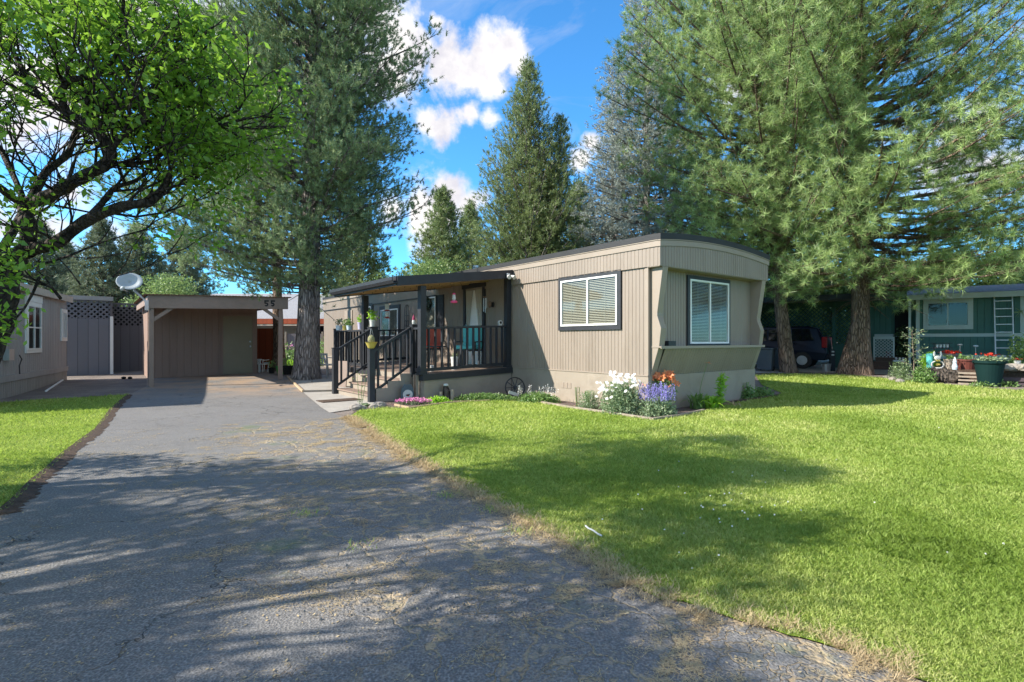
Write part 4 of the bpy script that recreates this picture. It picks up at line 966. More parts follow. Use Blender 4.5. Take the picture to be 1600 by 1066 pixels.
m = M(TILT); DX = 2.28; m.box(DX, DX+.92, CD-.03, CD-.012, .0, 2.0); dr = m.build('door', 'cdoor', cp)
m = M(TILT); m.box(DX-.06, DX-.005, CD-.035, CD-.012, 0, 2.07); m.box(DX+.925, DX+.98, CD-.035, CD-.012, 0, 2.07); m.box(DX-.005, DX+.925, CD-.034, CD-.012, 2.005, 2.07); m.build('door_frame', 'carportwall', dr)
m = M(TILT); m.ball((DX+.84, CD-.07, .93), .035); m.build('handle', 'metal', dr)
m = M(TILT); m.tube([(DX+.84, CD-.05, 1.10), (DX+.84, CD-.03, 1.10)], .03, 10); m.build('lock', 'metal', dr)
def five(m, x, z, h, y=-.056):
    """a slab-like 5, outlines only as bars"""
    w_ = h*.72; t = h*.24; d = .010
    m.prism([(x+w_*.08, y, z+h-t), (x+w_, y, z+h-t), (x+w_, y, z+h), (x+w_*.08, y, z+h)], (0, d, 0))
    m.prism([(x+w_*.08, y, z+h*.48), (x+w_*.08+t*.8, y, z+h*.48), (x+w_*.08+t*.8, y, z+h-t), (x+w_*.08, y, z+h-t)], (0, d, 0))
    cx, cz, R_, r_ = x+w_*.48, z+h*.31, h*.315, h*.315-t*.9; pts = []
    A = [150 - i*(150+150)/16 for i in range(17)]
    for a, b in zip(A[:-1], A[1:]):
        ca, sa, cb, sb = math.cos(R(a)), math.sin(R(a)), math.cos(R(b)), math.sin(R(b))
        m.prism([(cx+R_*ca*.98, y, cz+R_*sa), (cx+R_*cb*.98, y, cz+R_*sb), (cx+r_*cb*.8, y, cz+r_*sb), (cx+r_*ca*.8, y, cz+r_*sa)], (0, d, 0))
for q in (0, 1):
    m = M(TILT); five(m, 2.88 + q*.18, 2.22, .19); m.build('digit', 'number', cp)
# satellite dish clamped to the roof corner
dloc = CL + Matrix.Rotation(CA, 3, 'Z') @ Vector((-.06, .0, 2.30))
dish = thing('satellite_dish', 'gray satellite dish on a bent pole at the left roof corner of the carport', 'satellite dish', dloc, R(6))
m = M(); m.tube([(.05, 0, -.12), (-.05, 0, .08), (-.28, -.02, .30), (-.30, -.03, .40)], .028, 10); m.box(-.02, .08, -.03, .05, -.22, .05); m.build('pole', 'metal', dish)
m = M(); T = Matrix.Translation((-.34, -.10, .52)) @ Matrix.Rotation(R(68), 4, 'X') @ Matrix.Rotation(R(12), 4, 'Y'); m.xf = T
k0 = len(m.v); rings = [(.001, .0), (.12, .008), (.24, .032), (.34, .066), (.345, .062)]
for r_, z in rings: m.av([(0.88*r_*math.cos(2*math.pi*j/32), .70*r_*math.sin(2*math.pi*j/32), z) for j in range(32)])
for i in range(4):
    for j in range(32): m.f.append((k0+i*32+j, k0+i*32+(j+1) % 32, k0+(i+1)*32+(j+1) % 32, k0+(i+1)*32+j))
do = m.build('reflector', 'dish', dish, smooth=True); s = do.modifiers.new('thick', 'SOLIDIFY'); s.thickness = .008
m = M(T); m.bar((0, -.28, .02), (0, -.42, .40), .03, .02); m.build('feed_arm', 'metal', dish)
m = M(T); m.tube([(0, -.42, .40), (0, -.34, .34)], [.035, .05], 10); m.build('receiver', 'whiteceramic', dish)
m = M(); m.box(-.38, -.28, -.08, .0, .38, .50); m.build('bracket', 'metal', dish)

# ---------------------------------------------------------------- gray neighbour at the left
A0 = gp(0, 626); A1 = gp(104, 595.5); dv = (A1 - A0); dv.z = 0; Ln = dv.length; dv.normalize(); na = math.atan2(dv.y, dv.x)
# local x along the wall (away from us), -y faces the lawn
nh = thing('gray_house', 'gray ribbed neighbour home with white framed windows at the left edge', 'house', A0, na)
BK = 2.2
mm = Matrix.Identity(4)
m = M(mm); m.siding(-BK, Ln, .42, 2.62, .16, .010, 0, groove=.15); m.build('wall', 'graywall', nh)
m = M(mm); m.box(-BK, Ln-.005, .02, 3.6, -.1, 2.6); m.build('shell', 'graywall', nh)
m = M(mm); m.siding(-BK, Ln, -.15, .36, .12, .012, -.01, groove=.2); m.build('skirting', 'graysh', nh)
m = M(mm); m.box(-BK, Ln+.01, -.04, .02, .36, .50); m.build('belt_board', 'graywall', nh)
m = M(mm); m.box(-BK, Ln+.05, -.12, .0, 2.56, 2.60); m.box(-BK, Ln+.05, -.15, -.12, 2.48, 2.66); m.prism([(-BK, -.15, 2.665), (-BK, 1.8, 2.70), (-BK, 3.8, 2.67)], (Ln+BK+.05, 0, 0)); m.build('roof', 'graytrim', nh)
def along(px):                                                   # where a photo column meets this wall
    k = (px-800)/F_PX; return (k*A0.y - A0.x)/(dv.x - k*dv.y)
for p0, p1, z0, z1, mu, hb, lb in ((38.5, 63, .98, 2.28, (.5,), (.5,), 'tall white four-light window of the gray home'), (94, 103, 1.28, 2.25, (.33, .67), (), 'narrow white window near the far corner of the gray home')):
    s0, s1 = along(p0), along(p1); window(nh, Matrix.Translation(((s0+s1)/2, -.002, z0+.08)), s1-s0-.16, z1-z0-.16, .08, .04, mu, hb, blinds=False, trimmat='white', label=lb)
m = M(mm); s0, s1 = along(38.5), along(63); m.box(s0+.0, s1-.0, -.05, -.0, 2.285, 2.46); m.build('window_hood', 'white', nh)
m = M(mm); s = along(26); m.tube([(s, -.05, .95), (s+.05, -.08, .85), (s-.04, -.06, .7), (s+.02, -.05, .5)], .012, 6); m.build('cable', 'black', nh)
m = M(mm); m.box(s-.9, s-.6, -.12, -.012, .85, 1.1); m.build('meter_box', 'metal', nh)
# the sheds linking it with the carport
B0 = gp(104, 589.5); sh = thing('lattice_shed', 'slate blue board shed with lattice band between gray home and carport', 'shed', B0, ANG)
def alongU(px, o=B0, a=ANG): k = (px-800)/F_PX; return (k*o.y - o.x)/(math.cos(a) - k*math.sin(a))
x1 = alongU(172); x2 = alongU(177)
m = M(); m.box(-.4, x1, 0, 1.9, -.1, 1.95); m.build('wall', 'shed', sh)
m = M(); m.box(-.4, x2, -.10, 2.0, 2.66, 2.71); m.box(-.4, x2, -.12, -.10, 2.58, 2.72); m.build('roof', 'graywall', sh)
m = M(); m.box(x1, x2, -.03, .06, -.1, 2.04); m.build('corner_board', 'white', sh)
m = M(); m.box(x1, x2-.02, .06, 2.4, -.1, 2.62); m.build('side_wall', 'shed2', sh)
def lattice(m, x0, x1, z0, z1, y=0, step=.13, w_=.035, t=.008):
    h = z1-z0
    for sgn in (1, -1):
        x = x0 - h
        while x < x1 + h:
            a = [x, z0] if sgn > 0 else [x+h, z0]; b = [x+h, z1] if sgn > 0 else [x, z1]
            (ax, az), (bx, bz) = a, b                             # clip to the panel
            def cl(px_, pz, qx, qz):
                if px_ < x0: f = (x0-px_)/(qx-px_) if qx != px_ else 0; px_, pz = x0, pz+(qz-pz)*f
                if px_ > x1: f = (x1-px_)/(qx-px_) if qx != px_ else 0; px_, pz = x1, pz+(qz-pz)*f
                return px_, pz
            if max(ax, bx) > x0 and min(ax, bx) < x1:
                p = cl(ax, az, bx, bz); q = cl(bx, bz, ax, az)
                if abs(p[0]-q[0]) > .02: m.bar((p[0], y - (t if sgn > 0 else 0), p[1]), (q[0], y - (t if sgn > 0 else 0), q[1]), t*.9, w_, up=(0, 1, 0)) if 0 else m.bar((p[0], y - (t if sgn > 0 else 0), p[1]), (q[0], y - (t if sgn > 0 else 0), q[1]), w_, t*.9, up=(0, 1, 0))
            x += step
m = M(); lattice(m, -.3, x1, 1.95, 2.60, .02, .17, .05); m.box(-.4, x1, .0, .04, 2.54, 2.6); m.build('lattice', 'shed', sh)
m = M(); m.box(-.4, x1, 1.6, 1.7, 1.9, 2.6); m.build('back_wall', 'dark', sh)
B1 = gp(188, 582.5); s2 = thing('lattice_fence', 'plum brown board screen with lattice top left of the carport', 'fence', B1, ANG)
x3 = alongU(233, B1)
m = M(); m.box(-1.2, x3, 0, .06, -.1, 1.72); m.build('boards', 'shed2', s2)
m = M(); lattice(m, -1.2, x3, 1.72, 2.50, .02, .17, .05); m.box(-1.2, x3, 0, .05, 2.50, 2.56); m.build('lattice', 'shed2', s2)
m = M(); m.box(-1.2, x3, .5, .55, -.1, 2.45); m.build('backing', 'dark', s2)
g0 = gp(72, 615); g1 = gp(98, 597.5); m = M(); m.tube([g0+Vector((0, 0, .03)), g1+Vector((0, 0, .03))], .025, 8)
tag(m.build('drain_pipe', 'white'), 'white plastic pipe lying on the gravel by the gray home skirting', 'pipe')
for i, px in enumerate((193.5, 203)):
    m = M(); g = gp(px, 594.5); m.ball((0, 0, .04), .055, 8, 6, (1.3, 1, .8), .4); o = m.build('stone', 'dark'); o.location = g; tag(o, ['left', 'right'][i] + ' one of two small dark stones on the gravel left of the carport post', 'stone', 'dark stones on the gravel')

# ---------------------------------------------------------------- behind the big pine: far home, red gate and yard things
b0 = at(500, 534, 31); far = thing('far_house', 'distant home with pale shingle roof and red-brown fascia seen behind the furrowed pine trunk', 'house', Vector((b0.x+1.5, 31, .14)), ANG-R(38))
m = M(); m.box(-9, 3.5, 0, 6, 0, 2.5); m.build('wall', 'siding2', far)
m = M(); m.prism([(-9.6, -.6, 2.30), (-9.6, 3, 4.2), (-9.6, 6.6, 2.30)], (13.5, 0, 0)); m.build('roof', 'shingle', far)
m = M(); m.box(-9.6, 3.9, -.68, -.605, 2.12, 2.42); m.build('fascia', 'redwood', far)
m = M(); m.box(-9.3, 3.7, -1.9, -.7, 1.98, 2.04); m.build('awning', 'graytrim', far)
m = M(); m.box(-1.6, -.6, -.04, -.001, 1.0, 2.0); m.build('window', 'carglass', far)
g = gp(396, 581); gt = thing('red_gate', 'red-brown board gate standing behind the right side of the carport', 'gate', g, R(-4))
m = M(); m.box(0, .95, 0, .05, .03, 1.62); m.build('boards', 'redwood', gt); m = M(); m.box(.95, 1.03, -.02, .07, -.05, 1.66); m.build('gate_post', 'redwood', gt); m = M(); m.box(.05, .9, -.02, -.002, 1.3, 1.4); m.build('rail', 'redwood', gt)
g = gy(560, 27); fn = thing('board_fence', 'gray weathered board fence behind the far end of the home', 'fence', Vector((-11.5, 26.5, .14)), R(6))
m = M(); m.box(0, 5.5, 0, .04, 0, 1.5); m.build('boards', 'shed2', fn)
for i in range(4): m = M(); m.box(1.8*i, 1.8*i+.09, -.05, .0, 0, 1.6); m.build('fence_post', 'grey_wood', fn)
# second, sunlit trunk between carport and big pine
b = Vector((gp(437, 581).x, gp(437, 581).y, .14))
conifer('lean_pine', 'slim warm-barked pine trunk between the carport post and the furrowed pine', b, 13, 6.5, interp([0, .4, 1], [2.2, 2.0, .3]), 90, 77, 'pine_n', 'bark_warm', .21, K=14, L=.16, w_=.02, spread=.6, twig_step=.4, tuft_step=.2, rise=(0, 1), curl=.35, shoot=.14, lean=(-.5, .3))
# white garden chair
def chair(label, loc, rz, mat, frame, scale=1.0, cushion=None, tall=.85, name='garden_chair', wd=.5):
    c = thing(name, label, 'chair', loc, rz); w2 = wd/2
    for x in (-w2+.03, w2-.03):
        for y, h_ in ((-.22, .42), (.22, tall)):
            m = M(); m.bar((x, y, 0), (x, y+(.08 if y > 0 else 0), h_), .035, .035); m.build('leg', frame, c)
    m = M(); m.box(-w2, w2, -.25, .25, .40, .44); m.build('seat', frame if cushion else mat, c)
    m = M(); [m.bar((-w2+.05+(wd-.1)*i/4, .245, .46), (-w2+.05+(wd-.1)*i/4, .31, tall), .05, .015) for i in range(5)]; m.bar((-w2, .31, tall), (w2, .31, tall), .03, .06); m.build('backrest', frame if cushion else mat, c)
    for x in (-w2, w2): m = M(); m.bar((x, -.24, .62), (x, .28, .64), .05, .025); m.bar((x, -.22, .42), (x, -.22, .62), .03, .03); m.build('armrest', frame, c)
    if cushion:
        m = M(); m.box(-w2+.02, w2-.02, -.25, .22, .445, .54); m.build('seat_cushion', cushion, c, bevel=.03)
        m = M(); m.box(-w2+.02, w2-.02, .15, .235, .50, tall+.02); m.build('back_cushion', cushion, c, bevel=.03)
    return c
c = chair('small white chair standing against the red-brown gate', gp(401, 584.5), R(20), 'whiteceramic', 'whiteceramic', tall=.62, wd=.34); c.scale = (.75,)*3
c = chair('white child chair in front of the red-brown gate', gp(411, 583.5), R(-10), 'whiteceramic', 'whiteceramic', tall=.48, wd=.3); c.scale = (.7,)*3
def pot(label, loc, r, h, mat, plant=None, n=200, ps=.06, ph=.25, pr=.14, name='flower_pot', cat='pot', seed=1, taper=.7, flower=None):
    p = thing(name, label, cat, loc); m = M(); m.lathe([(r*taper, 0), (r*.92, h*.85), (r, h*.86), (r, h), (r*.88, h), (r*.85, h*.9)], 20); m.build('pot', mat, p, smooth=False)
    m = M(); m.lathe([(r*.85, h*.84), (r*.85, h*.9)], 16); m.build('soil', 'soil', p)
    if plant:
        rs = np.random.RandomState(seed); P = np.stack([rs.normal(size=n)*pr*.6, rs.normal(size=n)*pr*.6, h + rs.random(n)*ph], 1); V, T = leaf_verts(P, ps, rs, .2); np_mesh('foliage', V, 4, plant, p, T)
    if flower:
        rs = np.random.RandomState(seed+5); k = n//2; P = np.stack([rs.normal(size=k)*pr*.7, rs.normal(size=k)*pr*.7, h + ph*(.6+.6*rs.random(k))], 1); V, T = leaf_verts(P, ps*.8, rs, 1); np_mesh('blossoms', V, 4, flower, p, T)
    return p
pot('bright green planter tub left of the furrowed pine trunk', gp(441, 586.5), .22, .28, 'lime_pot', 'gardenleaf', 120)
pot('dark planter tub touching the furrowed pine trunk on its left', gp(451, 587), .24, .30, 'dark', 'gardenleaf', 120, seed=2)
pot('small dark pot with sprig beside the right carport post', gp(424.5, 585.5), .12, .2, 'dark', 'gardenleaf', 80, seed=4)
def bush(kind, label, base, rx, ry, h, n, size, mat, seed, flowers=None, nf=0, fsize=.04, cat='bush', flat=.3, fz=(.7, 1.1), group=None, fflat=1.2, stems=0):
    b = thing(kind, label, cat, base, 0, group); rs = np.random.RandomState(seed)
    d = nrm(rs.normal(size=(n, 3))); d[:, 2] = np.abs(d[:, 2]); r = rs.random(n)**.45; P = d*r[:, None]*np.array([rx, ry, h]); P *= (.85+.3*vnoise(d*3+seed, 1.5, seed))[:, None]
    V, T = leaf_verts(P, size, rs, flat); np_mesh('foliage', V, 4, mat, b, T)
    if nf:
        a = rs.random(nf)*2*np.pi; q = rs.random(nf)**.5; z = h*(fz[0] + (fz[1]-fz[0])*rs.random(nf))*np.sqrt(np.clip(1-q*q*.6, 0, 1)); P = np.stack([np.cos(a)*q*rx, np.sin(a)*q*ry, z], 1)
        V, T = leaf_verts(P, fsize, rs, fflat, .9); np_mesh('blossoms', V, 4, flowers, b, T)
    if stems:
        ls = []
        for i in range(stems): a = rs.rand()*6.28; q = rs.rand()**.5; ls.append(([Vector((0, 0, 0)) + Vector((math.cos(a)*q*rx*.5, math.sin(a)*q*ry*.5, 0)), Vector((math.cos(a)*q*rx, math.sin(a)*q*ry, h*.95))], [.004, .003]))
        tubes(ls, 4, 'stems', 'stemgreen', b)
    return b
bush('flower_bush', 'small pink flowering bush behind the green tub near the furrowed pine', gy(452, 24), .8, .6, 1.0, 1500, .10, 'gardenleaf', 50, 'pinkp', 60, .12)
bush('garden_bush', 'green bush just right of the furrowed pine trunk by the home corner', gy(508, 24.0), .7, .6, 1.35, 1500, .10, 'gardenleaf', 51)
bush('garden_bush', 'low yellow-green ground bush left of the furrowed pine trunk', gy(445, 22.5), 1.2, .5, .35, 1500, .08, 'lime', 52)
m = M(); g = gp(475, 600.5); m.box(-.22, .22, -.12, .12, 0, .05); o = m.build('paver', 'concrete', bevel=.01); o.location = g; o.rotation_euler[2] = .2; tag(o, 'single pale paver lying at the foot of the furrowed pine', 'paver')
# wood edging along the path
def edging(label, pts, mat='brick', h=.06, w_=.04):
    m = M(); P = [gp(*p) for p in pts]
    for a, b in zip(P[:-1], P[1:]): m.bar(a+Vector((0, 0, h/2)), b+Vector((0, 0, h/2)), w_, h)
    return tag(m.build('garden_edging', mat), label, 'edging')
edging('wooden edging board curving from the furrowed pine along the driveway', [(449, 591.5), (458, 601), (473.5, 615.4)])
edging('wooden edging board crossing in front of the bare strip at the path', [(474.5, 615.8), (519, 614.6)], 'grey_wood')
edging('pale edging board in front of the daisies and lavender', [(839, 631.5), (890, 640.5), (960, 650.5), (1018, 659.5)], 'grey_wood', .05)
edging('edging board turning the bed corner towards the daylilies', [(1019, 660), (1060, 654), (1100, 645.5)], 'grey_wood', .05)
edging('thin edging board before the pink flowers and stump', [(617, 636.0), (640, 641.2), (700, 632.8), (765, 629.5)], 'brick', .04, .03)
edging('dark edging at the far corner of the bed beyond the daylilies', [(1150, 632), (1215, 621.5)], 'soil', .05)
m = M(); g = gp(530, 629); o = m.box(-.42, .42, -.22, .22, 0, .012).build('door_mat', 'soil'); o.location = g + Vector((0, 0, .016)); o.rotation_euler[2] = ANG; tag(o, 'dark flat mat on the concrete path before the porch steps', 'mat')

# ---------------------------------------------------------------- flowers at the front corner of the home
def pt(px, py): return gp(px, py)
def lavender(label, base, rx, ry, h, nst, seed, fl='violet', kind='salvia_plant', leaf='sageleaf', cat='flower plant'):
    b = bush(kind, label, base, rx, ry, h*.62, 2600, .05, leaf, seed, cat=cat); rs = np.random.RandomState(seed+1); PP = []
    for i in range(nst):
        a = rs.rand()*6.28; q = rs.rand()**.5; x, y = math.cos(a)*q*rx*.95, math.sin(a)*q*ry*.95; top = h*(.8+.25*rs.rand()); z0 = h*.50
        for z in np.arange(z0, top, .010): PP.append((x + rs.normal()*.006, y + rs.normal()*.006, z))
    V, T = leaf_verts(np.array(PP), .020, rs, .2, .8); np_mesh('blossoms', V, 4, fl, b, T); return b
b = bush('daisy_bush', 'dense bush of white daisies in front of the side wall corner', pt(972, 648), .40, .36, .60, 5200, .05, 'sageleaf', 61, cat='flower bush', stems=26)
rs = np.random.RandomState(4); PP = []                           # flat flower heads with a ring of petals
for i in range(74):
    a = rs.rand()*6.28; q = rs.rand()**.5; x = math.cos(a)*q*.40 - .10; y = math.sin(a)*q*.34; z = .50 + .28*rs.rand()*(1-q*.35) - .10*(rs.rand() < .2); y -= .06; z -= .14*(x < -.25); r = .025; tx, ty = rs.normal()*.3-.25, -.75+rs.normal()*.25
    for j in range(9): t = j*.698; PP.append([(x, y, z)] + [(x+r*k*math.cos(t+o), y+r*k*math.sin(t+o), z-(tx*math.cos(t+o)+ty*math.sin(t+o))*r*k) for k, o in ((1, -.3), (1.15, 0), (1, .3))])
np_mesh('blossoms', np.array(PP).reshape(-1, 3), 4, 'daisy', b, np.repeat(rs.rand(len(PP)), 4))
lavender('clump of upright violet flower spikes at the bed corner', pt(1028, 652), .34, .28, .56, 85, 65)
def lilies(label, base, heads, seed):
    b = thing('lily_plant', label, 'lily', base); rs = np.random.RandomState(seed); ls = []; PP = []
    for (x, y, z) in heads:
        ls.append(([Vector((x*.3, y*.3, 0)), Vector((x*.8, y*.8, z*.6)), Vector((x, y, z))], [.006, .005, .004]))
        ax = Vector((rs.normal()*.5-.3, -1, rs.normal()*.3+.3)).normalized(); s = ax.cross(UP).normalized(); t = s.cross(ax); r = .075; c = Vector((x, y, z))
        for j in range(6):
            a = j*1.047 + rs.rand()*.2; o = s*math.cos(a) + t*math.sin(a); n_ = s*-math.sin(a) + t*math.cos(a)
            PP += [tuple(c), tuple(c+o*r*.6+ax*.03+n_*.022), tuple(c+o*r*1.1+ax*.02), tuple(c+o*r*.6+ax*.03-n_*.022)]
    tubes(ls, 5, 'stems', 'stemgreen', b); np_mesh('blossoms', np.array(PP), 4, 'orange', b, np.repeat(rs.rand(len(PP)//4), 4))
    P = []
    for (x, y, z) in heads:
        for i in range(46): f = rs.rand(); P.append((x*(.3+.7*f)+rs.normal()*.03, y*(.3+.7*f)+rs.normal()*.03, z*f*.92))
    V, T = leaf_verts(np.array(P), .08, rs, .3, .3); np_mesh('foliage', V, 4, 'gardenleaf', b, T); return b
rr = random.Random(3)
lilies('orange lilies in two bright heads rising behind the violet spikes', pt(1034, 645), [(rr.gauss(-.09, .055), rr.uniform(-.05, .05), rr.uniform(.60, .69)) for _ in range(9)] + [(rr.gauss(.17, .045), rr.uniform(-.05, .05), rr.uniform(.55, .70)) for _ in range(8)] + [(-.30, 0, .53), (.12, 0, .48), (.27, 0, .50)], 5)
def blades(label, base, n, L, seed, mat='gardenleaf', wd=.022, kind='daylily', cat='plant', arch=1.0, up=.8):
    b = thing(kind, label, cat, base); rs = np.random.RandomState(seed); m = M(); V = []; T = []
    for i in range(n):
        a = rs.rand()*6.28; l = L*(.6+.5*rs.rand()); o = Vector((rs.normal()*.05, rs.normal()*.05, 0)); h = Vector((math.cos(a), math.sin(a), 0)); s = Vector((-h.y, h.x, 0)); ar = arch*(.4+.8*rs.rand())
        q = [o + h*l*ar*(f**1.6)*.6 + UP*l*(up*f - .55*ar*f**2.6) for f in np.linspace(0, 1, 7)]; w_ = [wd*k for k in (.6, .9, 1, .95, .8, .5, .05)]; t = rs.rand()
        for j in range(6):
            V += [tuple(q[j]-s*w_[j]), tuple(q[j]+s*w_[j]), tuple(q[j+1]+s*w_[j+1]), tuple(q[j+1]-s*w_[j+1])]; T += [t]*4
    np_mesh('leaves', np.array(V), 4, mat, b, np.array(T)); return b
b = blades('arching daylily clump under the end wall with one orange bloom on a tall stalk', pt(1088, 641), 44, .62, 71)
ls = [([Vector((0, 0, 0)), Vector((.10, 0, .5)), Vector((.22, .05, .86))], [.006, .005, .004])]; tubes(ls, 5, 'stalk', 'stemgreen', b)
PP = []; c = Vector((.24, .05, .87))
for j in range(7): a = j*.9; o = Vector((math.cos(a), math.sin(a)*.6, .25*math.sin(a*2))); n_ = Vector((-math.sin(a), math.cos(a), 0)); PP += [tuple(c), tuple(c+o*.05+n_*.015), tuple(c+o*.10), tuple(c+o*.05-n_*.015)]
np_mesh('blossom', np.array(PP), 4, 'orange', b, np.full(len(PP), .2))
blades('bright lime strap-leaved clump in front of the end wall', pt(1112, 641), 85, .48, 73, 'lime', .028)
b = thing('tall_leafy_stalk', 'upright bright green leafy stalk before the end wall', 'plant', pt(1124, 638)); rs = np.random.RandomState(6)
P = np.array([(.04*math.sin(z*3)+rs.normal()*.025, rs.normal()*.025, z) for z in np.linspace(.05, .62, 300)]); V, T = leaf_verts(P, .11, rs, .5, .25); np_mesh('foliage', V, 4, 'lime', b, T); tubes([([Vector((0, 0, 0)), Vector((.02, 0, .6))], [.006, .004])], 5, 'stem', 'stemgreen', b)
blades('yellowing arching leaves at the right of the lime clump', pt(1146, 637), 16, .40, 75, 'straw', .014, arch=1.6, up=.55)
bush('white_phlox', 'small green plant with tiny white flowers near the far corner of the end wall', pt(1168, 626), .22, .16, .34, 900, .055, 'gardenleaf', 76, 'daisy', 16, .03, cat='plant')
bush('garden_plant', 'low broad-leaved green plant at the far corner of the bed', pt(1188, 622), .34, .2, .20, 700, .09, 'gardenleaf', 77, cat='plant')
bush('sage_bush', 'low pale sage bush left of the daisies', pt(921, 641), .24, .2, .36, 2200, .03, 'sageleaf', 78, cat='plant', stems=22)
lavender('feathery green clump with pale flower tips right of the wagon wheel', pt(842, 631), .46, .26, .36, 22, 80, 'daisy', 'catmint_plant', 'gardenleaf', 'plant')
bush('bed_plant', 'wispy dried stems left of the pale sage bush', pt(903, 637.5), .08, .08, .40, 70, .03, 'straw', 81, cat='plant', stems=9)
o = bush('ground_cover', 'low green ground cover along the foot of the porch', pt(757, 628), .75, .16, .16, 3200, .05, 'gardenleaf', 82, cat='ground cover')
o = bush('ground_cover', 'yellow-green creeping plants around the stump before the porch', pt(684, 631), .30, .12, .13, 900, .05, 'lime', 83, cat='ground cover')
b = bush('pink_flower_mat', 'flat mat of bright pink flowers at the porch corner', pt(646, 634), .38, .16, .12, 900, .04, 'sageleaf', 84, 'pinkp', 620, .035, cat='flower patch', fz=(.8, 1.15))
blades('broad gray-green leaves growing among rocks by the lower stair post', pt(577, 637), 16, .26, 85, 'sageleaf', .05, arch=1.3, up=.6, kind='broadleaf_plant')
for i, (px, py, r_, lab) in enumerate([(556, 643, .10, 'rough gray rock at the lawn corner, leftmost of the rock group'), (566, 642.5, .07, 'small gray rock beside the leftmost rock'), (584, 641, .08, 'gray rock in front of the broad gray-green leaves'), (592, 639, .10, 'larger rough rock at the right of the broad leaves'), (598, 636, .06, 'small rock nearest the stair side')]):
    m = M(); m.ball((0, 0, r_*.5), r_, 9, 7, (1.2, .9, .75), .35, random.Random(i)); o = m.build('garden_rock', 'rock'); o.location = pt(px, py); tag(o, lab, 'rock', 'rocks by the stair post')
b = thing('stake_plant', 'thin tall sprig with few leaves beside the lower stair post', 'plant', pt(563, 640)); rs = np.random.RandomState(2)
tubes([([Vector((x*.2, 0, 0)), Vector((x, 0, .45)), Vector((x*1.3, 0, .72))], [.006, .005, .003]) for x in (-.05, .03, .09)], 5, 'stems', 'stemgreen', b); P = np.array([(rs.normal()*.06, rs.normal()*.03, .1+.6*rs.rand()) for _ in range(26)]); V, T = leaf_verts(P, .06, rs, .3, .3); np_mesh('leaves', V, 4, 'gardenleaf', b, T)
# wagon wheel against the porch skirt
wh = thing('wagon_wheel', 'dark iron-rimmed wagon wheel leaning at the inner corner of the porch', 'wheel', pt(806, 624) + Vector((0, 0, .0)), R(20)); WR = .23
T = Matrix.Translation((0, .05, WR)) @ Matrix.Rotation(R(-10), 4, 'X')
m = M(T); m.tube([(WR*math.cos(t), 0, WR*math.sin(t)) for t in np.linspace(0, 2*math.pi, 33)], .014, 6, caps=False); m.build('rim', 'black', wh)
m = M(T); m.tube([(0, -.04, 0), (0, .04, 0)], .035, 12); m.build('hub', 'black', wh)
for i in range(10): a = i*math.pi/5; m = M(T); m.bar((.03*math.cos(a), 0, .03*math.sin(a)), (WR*math.cos(a), 0, WR*math.sin(a)), .014, .014); m.build('spoke', 'black', wh)
m = M(); m.box(-.12, .12, -.012, .0, 0, .07); o = m.build('small_plaque', 'whiteceramic'); o.location = pt(803, 626) + Vector((-.02, -.06, .10)); o.rotation_euler = (0, R(18), R(20)); tag(o, 'small pale plaque leaning across the wagon wheel', 'plaque')
# stump ornament and cut-out with dial
st = thing('stump_ornament', 'dark burl with white cap between two short posts before the porch', 'garden ornament', pt(697, 628), R(15))
m = M(); m.tube([(0, .04, 0), (.01, .03, .18), (0, .04, .32)], [.10, .085, .05], 12); m.build('burl', 'log', st); m = M(); m.ball((0, .04, .33), .055, 10, 7, (1.1, 1, .7)); m.build('cap', 'whiteceramic', st)
for x, h_ in ((-.12, .20), (.13, .24)): m = M(); m.tube([(x, -.05, 0), (x, -.05, h_)], [.04, .036], 10); m.build('short_post', 'grey_wood', st)
sg = thing('dial_ornament', 'slate blue cut-out with a round white bird dial leaning on the stair side', 'garden ornament', pt(637, 629), R(24))
m = M(); m.prism([(-.15, 0, 0), (.15, 0, 0), (.12, 0, .28), (.07, 0, .36), (-.07, 0, .36), (-.13, 0, .28)], (0, .03, 0)); m.build('board', 'sign', sg)
m = M(); m.tube([(0, -.002, .14), (0, -.014, .14)], .105, 24); m.build('dial', 'whiteceramic', sg)
m = M(); m.prism([(-.05, -.016, .13), (-.02, -.016, .15), (.03, -.016, .15), (.055, -.016, .17), (.03, -.016, .12), (-.01, -.016, .11)], (0, -.004, 0)); m.build('bird_mark', 'number', sg)
m = M(); m.prism([(-.01, -.0165, .115), (.02, -.0165, .13), (.025, -.0165, .105)], (0, -.006, 0)); m.build('bird_breast', 'redflat', sg)
m = M(); o = m.box(-.045, .045, -.03, .03, 0, .28).build('white_block', 'whiteceramic'); o.location = pt(646, 627); o.rotation_euler[2] = ANG; tag(o, 'pale narrow block standing behind the bird dial', 'block')
cr = thing('hose_reel_hook', 'slim rusty garden stake with coiled top before the porch skirt', 'garden stake', pt(679.5, 627))
m = M(); m.tube([(0, 0, 0), (0, 0, .50)], .006, 6); m.build('rod', 'rust', cr); m = M(); m.ball((0, 0, .52), .028, 8, 6); m.build('knob', 'rust', cr)

# ---------------------------------------------------------------- things on and about the porch
def PT(u, v, z): return H(u, v, z)
FL = lambda u: .58 + .035*(u - PU)
